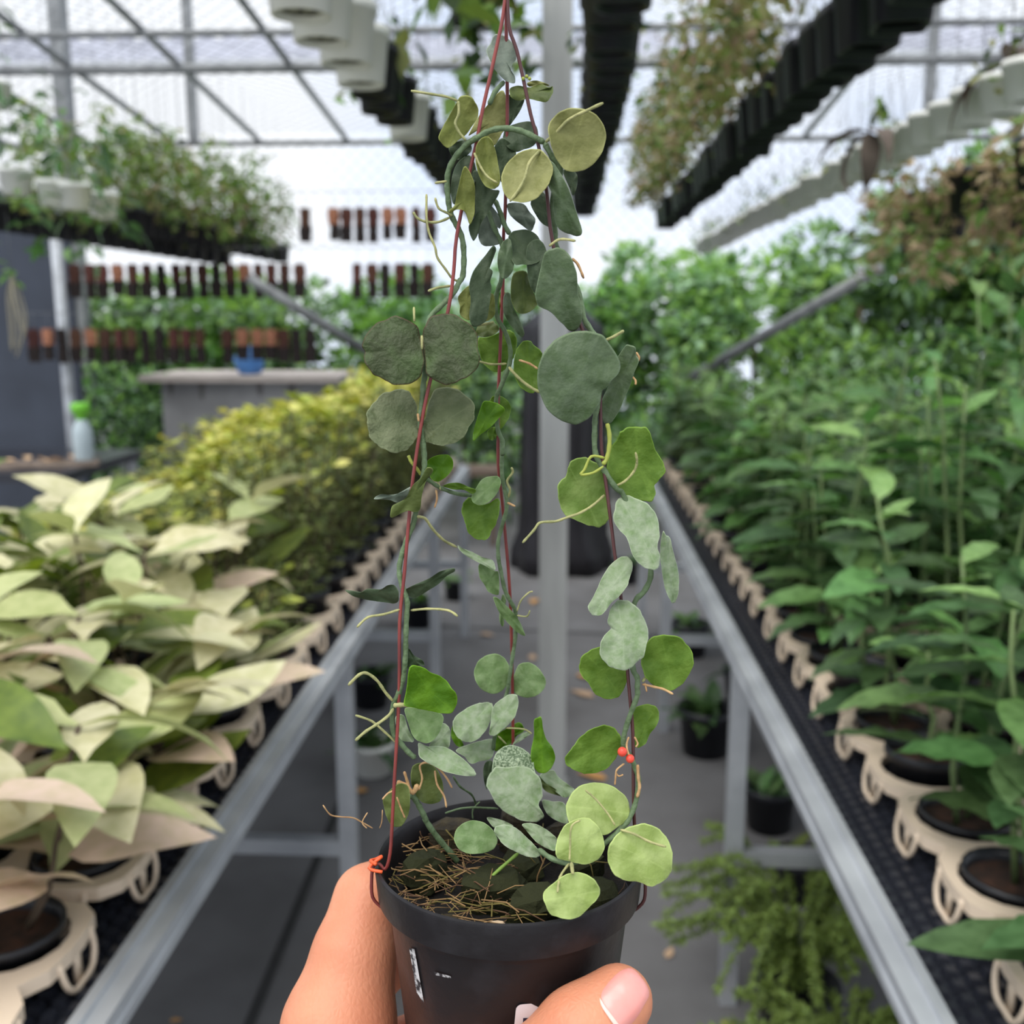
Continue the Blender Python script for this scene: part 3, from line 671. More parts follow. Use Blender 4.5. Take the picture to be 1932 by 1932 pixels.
def hang(x, y, z, pm, rad, hp, label, group, fol=None, s=1.0, base=None, slots=False, foldz=0, foldx=0, name='hanging_pot'):
    t = empty(name, (x, y, z), R.uniform(-.15, .15), label, 'pot', group); t.scale = (s, s, s)
    link('pot', pm, t); o = link('hanger_wire', hang_wires(rad, hp, (roofz(y)-.04-z)/s), t)
    if base:
        bp = link('base_plate', base, t)
        if slots:
            for k in range(7):
                a = k/6*6.283; o = link('drain_slot', slot, bp, (0, 0, 0) if k == 6 else (.026*math.cos(a), .026*math.sin(a), 0)); o.rotation_euler = (0, 0, a)
    if fol == 'leaves':
        for me, M in leaf_set('x', R.randrange(999)): link('leaf', me, t, M=M)
    elif fol:
        o = link('foliage', R.choice(AF[fol]), t, (foldx, 0, foldz)); o.rotation_euler = (0, 0, R.uniform(0, 6)); o['kind'] = 'stuff'
    return t
def hrow(n0, X, Z, Y0, dY, n, fn, rowlabel, group, **kw):
    i = 0
    for k in range(n):
        y = Y0+dY*k; z = Z+R.uniform(-.008, .008)
        c = fn(k)
        if c is None: continue
        pm, base, col, fol, rad, hp = c
        if not inview((X, y, z), 200, 260): continue
        hang(X+R.uniform(-.012, .012), y, z, pm, rad, hp, '%s hanging pot, %s from the front in the %s' % (col, ordw(i), rowlabel), group, fol, base=base, slots=(col == 'white' and y < 3), **kw); i += 1
WB = lambda fol: (HPW, BPW, 'white', fol, .070, .125)
BB = lambda fol: (HPB, BPB, 'black', fol, .068, .12)
# row left of the held plant: white pots in front, then black
hrow(0, -0.492, 2.045, 1.79, .185, 24, lambda k: WB(None) if k in (0, 1, 2, 3, 4, 8) else BB('small' if k % 3 == 0 else None), 'row left of the grey post', 'pots hung left of the post')
# row straight above the aisle
hrow(0, 0.095, 2.05, 1.62, .175, 25, lambda k: BB('small' if k > 7 and k % 4 == 0 else None), 'row just right of the grey post', 'pots hung just right of the post')
# black square pots with olive foliage
hrow(0, 0.60, 2.03, 1.72, .165, 29, lambda k: (HPS, None, 'black square', 'olive_mix' if k % 2 == 0 or k > 6 else None, .064, .125), 'middle row of the right side', 'black square pots hung over the right bench', foldx=-.13, foldz=.06)
# white row on the right
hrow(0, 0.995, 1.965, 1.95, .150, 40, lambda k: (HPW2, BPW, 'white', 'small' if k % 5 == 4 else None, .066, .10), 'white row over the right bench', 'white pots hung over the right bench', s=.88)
# leafy vines trailing from high pots beside the white ones
for i, (x, y) in enumerate(((-.30, 2.05), (-.27, 2.35), (-.32, 2.7), (-.27, 3.1))):
    hang(x, y, 2.32, HPB, .068, .12, 'high pot of trailing leafy vine right of the white pots, %s from the front' % ordw(i), 'leafy vines hung high', 'leafy_down', s=1.1)
# brown trailing row far right
for i, (x, y) in enumerate(((1.42, 2.75), (1.30, 3.0), (1.55, 3.1), (1.25, 3.35), (1.5, 3.45), (1.3, 3.7), (1.6, 3.85), (1.38, 4.15), (1.75, 4.3), (1.5, 4.6), (1.9, 3.9))):
    hang(x, y, 1.80+R.uniform(-.05, .05), HPB, .068, .12, 'pot with brown trailing foliage at far right, %s from the front' % ordw(i), 'brown trailing plants at far right', 'brown_down', s=1.15, foldz=.0)
# left rows: white pots and two rows of black pots
for i, (px, py) in enumerate(((-8, 205), (32, 368), (104, 390), (143, 396), (197, 410))):
    p = at_y(px, py, 3.8 if i < 4 else 4.05)
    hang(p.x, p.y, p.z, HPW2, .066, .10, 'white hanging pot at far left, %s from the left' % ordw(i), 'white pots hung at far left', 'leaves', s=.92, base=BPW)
def erow(label, pts, n, fol, sc):
    (xa, ya, Ya), (xb, yb, Yb) = pts
    for i in range(n):
        f = i/(n-1); Y = 1/((1-f)/Ya+f/Yb); px = xa+(xb-xa)*f; py = ya+(yb-ya)*f
        p = at_y(px, py, Y); hang(p.x, p.y, p.z, HPB, .068, .12, 'black hanging pot in the %s, %s from the left' % (label, ordw(i)), 'black pots hung at the left', fol(i), s=sc)
erow('lower left row', ((-10, 432, 4.2), (420, 500, 6.6)), 19, lambda i: 'green_up' if i % 3 == 1 and i < 14 else ('small' if i % 4 == 2 else None), .9)
erow('upper left row', ((250, 440, 4.9), (530, 495, 7.2)), 15, lambda i: 'green_up' if i % 2 == 0 else 'olive_mix', .95)
erow('back left row', ((150, 400, 5.2), (470, 450, 6.6)), 9, lambda i: 'olive_mix' if i % 2 else 'green_up', .9)
# stray root orchid hanging at the left edge
t = empty('hanging_orchid', tuple(at_y(22, 520, 4.2)), 0, 'straggly hanging orchid with bare roots in front of the dark wall', 'plant')
rm = mat('pale_root', (168, 160, 136), .8, var=.2); m = MB()
for k in range(6):
    a = R.uniform(0, 6); q = .07*R.random(); m.tube(crom([(0, 0, 0), (q*math.cos(a), q*math.sin(a), -.08), (q*1.4*math.cos(a)+.01, q*math.sin(a), -.2), (q*math.cos(a+.6), q*.8*math.sin(a), -.24-.1*R.random())], 4), .003, 5)
m.build('root', rm, t); MB().tube([(0, 0, 0), (0, 0, .28)], .0012, 4).build('hanger_wire', WIREM, t)
for k in range(7):
    link('leaf', wavy[2][k % 3], t, M=T((0, 0, .01*k-.02)) @ orient(rdir(-.9, .8)) @ S(R.uniform(.06, .1)))
# dry palm-like leaves at top right
DRY = mat('dry_brown_leaf', (110, 98, 88), .8, var=.3, trans=.1)
for i, (px, py, Y) in enumerate(((1905, 120, 2.6), (1640, 250, 3.2))):
    t = empty('dry_frond_plant', tuple(at_y(px, py, Y)), 0, ('drooping dry frond hanging at the top right edge', 'drooping dry frond between the black and white pot rows')[i], 'frond')
    for k in range(5):
        me = leaf_mesh('dry_frond', DRY, R.uniform(.16, .26), .06, 7, R.uniform(1.2, 2.2), .3, .15, seed=k+i*9)
        link('leaf', me, t, M=orient(rdir(-1.2, .3)))
    MB().tube([(0, 0, 0), (0, 0, roofz(Y)-t.location.z)], .0012, 4).build('hanger_wire', WIREM, t)

# ------------------------------------------------------------------ potted plants on the floor under the benches
FPOT = hp_mesh(.10, .17, BLACKP, 0, 24); FPOTW = hp_mesh(.075, .11, WHITEP, 0, 24)
def floor_plant(px, py, pm, label, fol, s=1.0, n=14, hue=0, L=.12):
    p = at_z(px, py, 0.0); t = empty('floor_pot_plant', (p.x, p.y, 0), R.uniform(0, 6), label, 'plant'); t.scale = (s, s, s); link('pot', pm, t)
    for k in range(n):
        d = rdir(.05, 1.0); g = wavy[R.choice((0, 1, 1))] if hue == 0 else hoya[R.choice((2, 3))]
        link('leaf', R.choice(g), t, M=T((R.uniform(-.04, .04), R.uniform(-.04, .04), .13 if pm is FPOT else .085)) @ orient(d, R.uniform(-.5, .5)) @ S(R.uniform(.8, 1.4)*L))
    return t
floor_plant(1330, 1418, FPOT, 'dark pot of broad green leaves on the floor under the right bench', 1, 1.0, 18)
floor_plant(1300, 1235, FPOT, 'leafy pot half hidden behind the far right bench leg', 1, .9, 16)
floor_plant(1405, 1330, FPOT, 'dark pot against the right bench, behind the broad-leaved pot', 1, .9, 16)
floor_plant(1450, 1560, FPOT, 'reddish-soil pot behind the near right bench leg', 1, .8, 14)
floor_plant(1500, 1690, FPOT, 'small pot with yellow-green leaves beside the near right bench leg', 1, .7, 14, 1)
floor_plant(705, 1455, FPOTW, 'white pot on the floor under the left bench', 1, 1.0, 14)
floor_plant(700, 1330, FPOT, 'leafy black pot under the left bench behind the white pot', 1, .8, 16)
floor_plant(790, 1180, FPOT, 'dark leafy pot at the far end under the left bench', 1, .8, 14)
floor_plant(860, 1130, FPOT, 'small dark pot at the foot of the far left bench leg', 1, .7, 12)
floor_plant(1180, 1100, FPOT, 'leafy black pot beside the wrapped bundle', 1, .8, 14)
# feathery ferns
FE = [mat('feather_fern_green', (122, 142, 68), .6, var=.3, trans=.3), mat('feather_fern_tip', (148, 174, 92), .6, var=.2, trans=.25)]
fq = [quad_leaf('leaflet', m_, .30, .2) for m_ in FE]
def fern(loc, label, nf, h, spread, seed):
    rr = random.Random(seed); t = empty('feathery_fern', loc, 0, label, 'fern'); link('pot', FPOT, t, (0, 0, 0)).scale = (.9, .9, .8); items = []; m = MB()
    for f in range(nf):
        a = rr.uniform(0, 6.28); q = spread*rr.uniform(.35, 1); hh = h*rr.uniform(.6, 1.05)
        pts = crom([(0, 0, .12), (math.cos(a)*q*.25, math.sin(a)*q*.25, .12+hh*.55), (math.cos(a)*q*.6, math.sin(a)*q*.6, .12+hh*.95), (math.cos(a)*q, math.sin(a)*q, .12+hh*rr.uniform(.55, .95))], 7); m.tube(pts, .0018, 4)
        for k in range(330):
            x = (rr.random()**.7)*(len(pts)-1.001); i = int(x); p = pts[i].lerp(pts[i+1], x-i); tan = (pts[i+1]-pts[i]).normalized()
            d = (Vector((rr.gauss(0, 1), rr.gauss(0, 1), rr.gauss(0, 1))).normalized()+tan*.7).normalized()
            items.append((fq[0 if rr.random() < .75 else 1], T(p) @ orient(d, rr.uniform(-1, 1)) @ S(rr.uniform(.010, .019))))
    m.build('stem', STEMG, t); o = link('foliage', scatter_mesh('foliage', items, None), t); o['kind'] = 'stuff'
fern((0.50, 1.95, 0), 'large feathery fern on the floor beside the right bench leg', 80, .26, .32, 5)
fern((0.50, 1.60, 0), 'smaller feathery fern at the bottom edge beside the right bench', 70, .16, .26, 6)
# fallen leaves on the ground cover
FALL = [mat('fallen_leaf_orange', (214, 160, 96), .7, var=.2), mat('fallen_leaf_tan', (196, 164, 132), .7, var=.2)]
fallm = [leaf_mesh('fallen_leaf', FALL[i % 2], 1, .45, 6, .5, .2, .08, seed=i) for i in range(4)]
for i, (px, py, s, lb) in enumerate(((1145, 1470, .11, 'orange fallen leaf on the floor behind the right vine'), (1120, 1315, .12, 'orange fallen leaf between the vine stems on the floor'), (1088, 1272, .14, 'tan fallen leaf near the grey post'), (1005, 1245, .08, 'small tan fallen leaf left of the grey post'), (1010, 1130, .12, 'fallen leaf close to the foot of the black bundle'),
                                     (905, 1195, .09, 'tan fallen leaf left of the middle wire'), (695, 1490, .09, 'orange fallen leaf by the near left bench leg'), (1258, 1808, .05, 'small tan fallen leaf right of the thumb'), (1365, 1925, .06, 'tan fallen leaf at the bottom edge by the fern'), (600, 1765, .045, 'small brown fallen leaf left of the hand'), (320, 1925, .03, 'tiny tan leaf at the bottom left on the floor'))):
    p = at_z(px, py, .004); o = link('fallen_leaf', fallm[i % 4], None, (p.x, p.y, .004)); o.scale = (s, s, s*.5); o.rotation_euler = (0, -.12, R.uniform(0, 6)); tag(o, lb, 'leaf', 'fallen leaves')
# bushy plant on the black-topped bench and dark one beside it
for i, (x, y, s) in enumerate(((-3.12, 5.0, 1.25), (-3.25, 5.4, 1.3))):
    o = copy_tree(tb[0]); o.location = (x, y, zb+.001); o.scale = (s, s, s*.7); o.rotation_euler = (0, 0, i*2.0)
    tag(o, ('bushy dark green plant at far left on the black-topped bench', 'bushy plant behind the one at far left on the black-topped bench')[i], 'plant', 'bushy plants on the black-topped bench')
# ------------------------------------------------------------------ the held plant
ZO = {'A': (760, 30, .2174), 'B': (760, 360, .2174), 'C': (660, 560, .1656), 'D': (640, 820, .18634), 'E': (980, 600, .17598), 'G': (1000, 860, .2381), 'H': (640, 1180, .2174), 'I': (840, 1300, .2381), 'J': (520, 1432, .4141), 'K': (880, 1700, .2070), 'P': (0, 0, 1.0)}
def zp(k, u, v): a = ZO[k]; return a[0]+u*a[2], a[1]+v*a[2]
def dplane(py): return 0.355/(1+.148*(1612-py)/F)
def PP(px, py, off): return P(px, py, dplane(py)+off)
POTC = P(960, 1612, .355)
AX = Vector((0.0, 0.045, 1)).normalized()
XA = Vector((1, 0, 0)); XA = (XA-AX*XA.dot(AX)).normalized(); YA = AX.cross(XA)
POTM = Matrix(((XA.x, YA.x, AX.x, POTC.x), (XA.y, YA.y, AX.y, POTC.y), (XA.z, YA.z, AX.z, POTC.z), (0, 0, 0, 1)))
held = empty('hanging_vine_plant', label='black pot of round-leaved trailing vines held up by the hand', cat='plant'); held.matrix_world = POTM
INV = POTM.inverted()
def hput(name, me, parent=None): o = link(name, me, parent or held); return o
def loc(v): return INV @ Vector(v)
# pot
HPM = mat('held_pot_black_plastic', (40, 38, 40), .42, rgb2=(24, 21, 22), nscale=70, lo=.5, hi=.75, spec=.35, bump=.08, bscale=300)
prof = [(.0005, -.088), (.0325, -.088), (.0335, -.086), (.0416, -.0130), (.0430, -.0127), (.0452, -.0118), (.0462, -.001), (.0460, 0), (.0450, .0003), (.0440, -.001), (.0422, -.011), (.0385, -.03), (.0345, -.06)]
pot = smoothangle(MB().lathe(prof, 72).build('pot', HPM, held), 28)
# soil, bark, straw
PM2 = mat('dark_potting_bark', (34, 29, 24), .95, rgb2=(16, 14, 13), nscale=220, bump=1, bscale=400)
V = [(0, 0, -.013)]; rr = random.Random(3)
for i in range(1, 8):
    for k in range(30): V.append((.0425*i/7*math.cos(k/30*6.283), .0425*i/7*math.sin(k/30*6.283), -.013+(.004*noise.noise(Vector((i*.9, k*.5, 2)))-.002 if i < 7 else 0)))
soil = newmesh('potting_mix', V, [(0, 1+k, 1+(k+1) % 30) for k in range(30)]+[(1+(i-1)*30+k, 1+i*30+k, 1+i*30+(k+1) % 30, 1+(i-1)*30+(k+1) % 30) for i in range(1, 7) for k in range(30)], PM2)
soil = hput('potting_mix', soil)
BK = mat('black_charcoal_chunk', (20, 21, 21), .9, spec=.12, rgb2=(44, 46, 28), nscale=90, lo=.6, hi=.75, bump=.8, bscale=250)
MO = mat('mossy_wood', (66, 56, 32), .9, rgb2=(32, 27, 18), nscale=120, bump=.9, bscale=300)
def chunk(x, y, z, sx, sy, sz, m, seed, rz=0, tilt=0):
    rr = random.Random(seed); V = []; n = 7
    for i, zz in enumerate((-.5, -.15, .35, .5)):
        e = (.85, 1.05, .95, .62)[i]
        for k in range(n): a = k/n*6.283; q = e*rr.uniform(.75, 1.1); V.append((math.cos(a)*q*.5*sx, math.sin(a)*q*.5*sy, zz*sz+rr.uniform(-.06, .06)*sz))
    Fc = [(i*n+k, i*n+(k+1) % n, (i+1)*n+(k+1) % n, (i+1)*n+k) for i in range(3) for k in range(n)]+[tuple(range(n-1, -1, -1)), tuple(3*n+k for k in range(n))]
    me = newmesh('bark_chunk', V, Fc, m, False); o = link('bark_chunk', me, soil, (x, y, z)); o.rotation_euler = (tilt, 0, rz)
for i, a in enumerate(((.010, -.022, -.008, .022, .014, .016, BK, 1, .3, .3), (-.004, -.008, -.009, .026, .016, .014, BK, 2, .1, .2), (-.030, .002, -.008, .018, .014, .012, BK, 3, .8, 0), (-.022, .026, -.006, .020, .012, .012, MO, 4, .2, 0), (.002, .030, -.005, .016, .012, .018, MO, 5, 0, .2), (.020, .028, -.007, .022, .010, .012, MO, 6, .4, 0), (.030, -.010, -.010, .02, .02, .010, BK, 7, .4, 0), (.026, .010, -.010, .018, .016, .012, BK, 8, 1, 0), (-.018, -.030, -.011, .012, .010, .008, MO, 9, 1, 0), (.004, .012, -.011, .02, .016, .01, BK, 10, 1.4, 0))): chunk(*a)
STR = [mat('tan_straw', (140, 110, 70), .8, var=.25), mat('olive_straw', (108, 96, 46), .8, var=.25), mat('dark_straw', (88, 62, 40), .8, var=.2)]
rr = random.Random(9)
for i in range(230):
    a = rr.uniform(2.2, 5.0) if rr.random() < .75 else rr.uniform(0, 6.28); q = .041*math.sqrt(rr.random()); x, y = q*math.cos(a), q*math.sin(a)
    d = Vector((rr.gauss(0, 1), rr.gauss(0, .6), rr.gauss(.05, .16))).normalized(); L = rr.uniform(.006, .018); p = Vector((x, y, -.0085+rr.uniform(-.002, .006))); c = Vector((rr.gauss(0, .001), rr.gauss(0, .001), rr.uniform(0, .0015)))
    e0, e1 = p-d*L/2, p+d*L/2
    for e in (e0, e1):
        rad = math.hypot(e.x, e.y)
        if rad > .0405: e.x *= .0405/rad; e.y *= .0405/rad
    MB().tube([e0, p+c, e1], rr.uniform(.00011, .00028), 5).build('straw', STR[rr.choices((0, 1, 2), (5, 3, 2))[0]], soil)
chunk(-.003, -.0375, -.006, .010, .004, .004, mat('pale_wood_chip', (190, 164, 132), .8, var=.2), 21, .3, 0)
def onpot(px, py, push=.0004):
    """point where the pixel ray meets the pot's outer wall"""
    o = INV @ CAM; d = (INV.to_3x3() @ ray(px, py)).normalized(); t = .2
    def rad(z):
        for (r0, z0), (r1, z1) in zip(prof[1:8], prof[2:9]):
            if z0 <= z <= z1: return r0+(r1-r0)*(z-z0)/max(1e-9, z1-z0)
        return .0325
    for _ in range(4000):
        p = o+d*t; g = math.hypot(p.x, p.y)-rad(p.z)-push
        if g < 1e-5: break
        t += max(2e-5, g*.5)
    return p
def decal(name, quadpx, m, parent, nu=8, nv=4, push=.0004):
    (a, b, c, d) = quadpx; V = []
    for j in range(nv+1):
        for i in range(nu+1):
            u, v = i/nu, j/nv; x = (a[0]*(1-u)+b[0]*u)*(1-v)+(d[0]*(1-u)+c[0]*u)*v; y = (a[1]*(1-u)+b[1]*u)*(1-v)+(d[1]*(1-u)+c[1]*u)*v
            V.append(onpot(x, y, push))
    return link(name, newmesh(name, V, [(j*(nu+1)+i, (j+1)*(nu+1)+i, (j+1)*(nu+1)+i+1, j*(nu+1)+i+1) for j in range(nv) for i in range(nu)], m), parent)
WS = mat('white_scratch', (196, 194, 192), .8, rgb2=(44, 41, 43), nscale=420, lo=.42, hi=.56)
decal('scratch_mark', ((772, 1788), (782, 1791), (800, 1893), (786, 1872)), WS, pot, 3, 10)
decal('scratch_mark', ((818, 1833), (850, 1842), (851, 1846), (822, 1840)), WS, pot, 6, 2)
# sticker with the corner of a letter
ST = mat('white_sticker_paper', (222, 212, 212), .6, var=.03)
def stick(px0, py0, px1, py1, r):
    pts = []
    for cx, cy, a0 in ((px0+r, py0+r, 180), (px1-r, py0+r-8, 270), (px1-r, py1-r, 0), (px0+r-6, py1-r, 90)):
        for k in range(5): a = math.radians(a0+k*22.5); pts.append((cx+r*math.cos(a), cy+r*math.sin(a)))
    c = (sum(p[0] for p in pts)/len(pts), sum(p[1] for p in pts)/len(pts)); V = [onpot(*c, .0005)]; n = len(pts); Fc = []
    for t in (.35, .7, 1.0):
        for p in pts: V.append(onpot(c[0]+(p[0]-c[0])*t, c[1]+(p[1]-c[1])*t, .0005))
    for k in range(n): Fc.append((0, 1+k, 1+(k+1) % n))
    for j in range(2):
        for k in range(n): Fc.append((1+j*n+k, 1+(j+1)*n+k, 1+(j+1)*n+(k+1) % n, 1+j*n+(k+1) % n))
    return link('sticker', newmesh('sticker', V, Fc, ST), pot)
stk = stick(973, 1895, 1092, 1978, 12)
INK = mat('dark_blue_ink', (42, 38, 62), .6, var=.05)
def glyph(pts):
    """letter D as thick strokes following the sticker"""
    mb = MB()
    for q in pts:
        V = []; 
        for i in range(len(q)): V.append(onpot(q[i][0], q[i][1], .0007))
        mb.add(V, [tuple(range(len(q)))])
    return link('letter', mb.mesh('letter', INK, False), stk)
x0, y0 = 987, 1921
def arc(cx, cy, rx, ry, a0, a1, n): return [(cx+rx*math.cos(math.radians(a0+(a1-a0)*i/n)), cy+ry*math.sin(math.radians(a0+(a1-a0)*i/n))) for i in range(n+1)]
D = [[(x0, y0), (x0+7, y0-.5), (x0+6, y0+36), (x0-1, y0+36)]]
oa = [(x0+7, y0)]+arc(x0+12, y0+17, 15, 18, -90, 90, 12)+[(x0+6, y0+36)]; ia = [(x0+7, y0+6)]+arc(x0+12, y0+17, 8, 12, -90, 90, 12)+[(x0+6, y0+30)]
for i in range(len(oa)-1): D.append([oa[i], oa[i+1], ia[i+1], ia[i]])
glyph(D)

# --- leaf materials of the vine
def vleaf(name, c1, c2, rough=.5, ns=260, trans=.15, lo=.4, hi=.62, bump=.35):
    m = mat(name, c1, rough, rgb2=c2, nscale=ns, trans=trans, lo=lo, hi=hi, bump=bump, bscale=350, spec=.3)
    nt = m.node_tree; N = nt.nodes; L = nt.links; src = N['Principled BSDF'].inputs['Base Color'].links[0].from_socket; dst = [l.to_socket for l in src.links]
    rc = lin((92, 70, 56)) if 'purple' in name else lin(tuple(min(255, v*1.22+18) for v in c1)); vc = lin(tuple(min(255, v*1.12+8) for v in c1))
    at = N.new('ShaderNodeAttribute'); at.attribute_name = 'rim'; av = N.new('ShaderNodeAttribute'); av.attribute_name = 'vein'
    last = src
    for a_, c_, f_ in ((av, vc, .22), (at, rc, .75)):
        mx = N.new('ShaderNodeMix'); mx.data_type = 'RGBA'; mt = N.new('ShaderNodeMath'); mt.operation = 'MULTIPLY'; mt.inputs[1].default_value = f_
        L.new(a_.outputs['Fac'], mt.inputs[0]); L.new(mt.outputs[0], mx.inputs[0]); L.new(last, mx.inputs[6]); mx.inputs[7].default_value = c_; last = mx.outputs[2]
    for d_ in dst: L.new(last, d_)
    return m
VL = {'dark': vleaf('vine_leaf_dark', (74, 88, 62), (56, 72, 46), .5, 160), 'gray': vleaf('vine_leaf_grey', (126, 136, 120), (100, 112, 96), .55, 160),
      'olive': vleaf('vine_leaf_olive', (130, 135, 68), (104, 112, 48), .5, 120, .2), 'pale': vleaf('vine_leaf_under_pale', (146, 146, 90), (124, 126, 70), .55, 160, .2),
      'silver': vleaf('vine_leaf_silver', (142, 153, 126), (106, 130, 82), .45, 420, .1, .25, .75), 'silverdark': vleaf('vine_leaf_silver_dark', (90, 105, 78), (66, 86, 48), .45, 300, .1, .25, .75),
      'green': vleaf('vine_leaf_green', (112, 142, 52), (88, 120, 32), .45, 140, .28), 'bright': vleaf('vine_leaf_bright', (104, 146, 30), (78, 120, 14), .45, 140, .3),
      'lime': vleaf('vine_leaf_lime', (160, 176, 106), (134, 153, 78), .5, 130, .2), 'purple': vleaf('vine_leaf_purple_green', (68, 86, 45), (54, 64, 33), .5, 90, .1, bump=.7),
      'purplepale': vleaf('vine_leaf_dusty', (106, 113, 80), (84, 94, 60), .55, 110, .1, bump=.8), 'silvergreen': vleaf('vine_leaf_silver_green', (114, 135, 88), (88, 116, 60), .45, 400, .12, .25, .75),
      'speckle': vleaf('vine_leaf_speckled', (158, 172, 140), (84, 104, 72), .45, 1500, .1, .45, .6), 'greenpale': vleaf('vine_leaf_pale_green', (138, 160, 84), (108, 136, 56), .45, 120, .25), 'olivedark': vleaf('vine_leaf_olive_dark', (98, 110, 54), (72, 86, 38), .5, 130, .2)}
EDGE = 40
def vine_leaf(k, pts, off, gx, gy, cup, col, parent, th=.0009, ripple=.0008, seed=0):
    pp = [Vector((*zp(k, u, v), 0)) for u, v in pts]
    per = 4; ol = crom(pp, per, True); n = len(ol); c = sum(ol, Vector())/n
    rc_ = random.Random(seed*7+1); nl_ = rc_.randint(9, 14); am = {'purple': .022, 'purplepale': .022, 'green': .02, 'greenpale': .024, 'silver': .018, 'silverdark': .012, 'lime': .012}.get(col, .01); f1 = rc_.uniform(0, 6)
    ol = [c+(q-c)*(1+am*(math.sin(nl_*2*math.pi*i/n+f1)*.6+math.sin((nl_*1.7)*2*math.pi*i/n+2*f1)*.4)) for i, q in enumerate(ol)]
    R0 = max((p-c).length for p in ol); d0 = dplane(c.y)+off/1000; sc = d0/F
    rr = random.Random(seed); fx = rr.uniform(0, 6)
    def pt(q, t, k_):
        dx, dy = (q.x-c.x)*sc, (q.y-c.y)*sc; rad = (q-c).length/R0
        dep = d0+dx*gx+dy*gy+cup/1000*(rad*rad-.35)
        dep += ripple*t**3*math.sin(5*2*math.pi*k_/n+fx)
        dep += .0006*noise.noise(Vector((q.x*.03+seed, q.y*.03, 1)))
        return P(q.x, q.y, dep)
    rings = (.30, .58, .82, .95, 1.0); V = [loc(pt(c, 0, 0))]
    for t in rings:
        for i, q in enumerate(ol): V.append(loc(pt(c+(q-c)*t, t, i)))
    nb = len(V); vd = INV.to_3x3() @ (ray(c.x, c.y).normalized()*th)
    V2 = [V[i]+vd for i in range(1+(len(rings)-1)*n)]       # back face shares the rim
    Fc = []
    def faces(o, flip, last):
        for i in range(n): f = (o, o+1+i, o+1+(i+1) % n); Fc.append(f[::-1] if flip else f)
        for r in range(len(rings)-1):
            for i in range(n):
                if r == len(rings)-2 and last is not None: a1, b1 = last+i, last+(i+1) % n
                else: a1, b1 = o+1+(r+1)*n+i, o+1+(r+1)*n+(i+1) % n
                f = (o+1+r*n+i, a1, b1, o+1+r*n+(i+1) % n); Fc.append(f[::-1] if flip else f)
    faces(0, False, None); faces(nb, True, 1+(len(rings)-1)*n)
    me = newmesh('leaf', V+V2, Fc, VL[col]); NV = len(V)+len(V2); rim = np.zeros(NV, np.float32); rim[1+(len(rings)-1)*n:1+len(rings)*n] = 1
    # midrib runs across the leaf along its longest axis; side veins are left to the bump
    ax = max(((ol[i]-ol[(i+n//2) % n]).length, i) for i in range(n))[1]; vein = np.zeros(NV, np.float32); vein[0] = vein[nb] = 1
    for o_, nr in ((0, len(rings)), (nb, len(rings)-1)):
        for r in range(nr):
            for i in (ax, (ax+n//2) % n): vein[o_+1+r*n+i] = 1
    for nm_, ar in (('rim', rim), ('vein', vein)):
        a_ = me.attributes.new(nm_, 'FLOAT', 'POINT'); a_.data.foreach_set('value', ar)
    return link('leaf', me, parent)
def stem_obj(name, segs, rad, m, parent, offs, taper=True):
    """segs: list of (zoom,[uv...]); offs: offset in mm from start to end (list spread evenly)"""
    px = []
    for k, pts in segs: px += [zp(k, *q) for q in pts]
    n = len(px); o3 = []
    for i, (x, y) in enumerate(px):
        f = i/(n-1)*(len(offs)-1); j = min(len(offs)-2, int(f)) if len(offs) > 1 else 0
        o = offs[j]+(offs[j+1]-offs[j])*(f-j) if len(offs) > 1 else offs[0]
        o3.append(PP(x, y, o/1000))
    cp = crom(o3, 4); r = rad*.338/F; k = len(cp)
    rs = [r*(1+.10*math.sin(i*1.9)) for i in range(k)]
    if taper: rs[0] *= .7; rs[-1] *= .6
    mb = MB().tube(cp, rs, 8); mb.v = [tuple(loc(v)) for v in mb.v]
    return mb.build(name, m, parent)
VST = mat('vine_stem_green', (104, 124, 88), .6, rgb2=(74, 92, 58), nscale=200, bump=.4, bscale=500)
ROOT = mat('aerial_root_pale', (176, 172, 116), .7, rgb2=(134, 136, 88), nscale=150, bump=.4, bscale=500)
ROOTT = mat('dry_root_tan', (206, 168, 118), .8, rgb2=(160, 122, 82), nscale=150, bump=.4, bscale=500)
YST = mat('young_stem_yellow', (156, 164, 70), .55, var=.2)
vL = stem_obj('vine', [('A', [(1230, 1100), (1100, 1030), (1000, 992), (870, 975), (750, 1000), (640, 1060), (550, 1120), (460, 1220), (402, 1330), (385, 1450), (395, 1600), (412, 1700), (440, 1770), (490, 1860)]), ('B', [(522, 450), (530, 600), (520, 740), (490, 790), (430, 900), (330, 1000), (240, 1100)]), ('C', [(860, 500), (840, 700), (855, 880), (838, 1000), (825, 1200), (800, 1400), (825, 1600), (845, 1750), (850, 1880)]), ('D', [(855, 400), (810, 600), (772, 800), (750, 900), (690, 1050), (640, 1200), (608, 1350), (622, 1480), (660, 1600), (690, 1700), (682, 1850)]), ('H', [(578, 100), (575, 250), (560, 430), (520, 580), (470, 690), (460, 800), (470, 930), (530, 1020), (600, 1100), (660, 1150)])], 5.2, VST, held, [-4, -4, -3, -1, 0, -2, -4, -4, -5, -6, -7, -8, -9, -6])
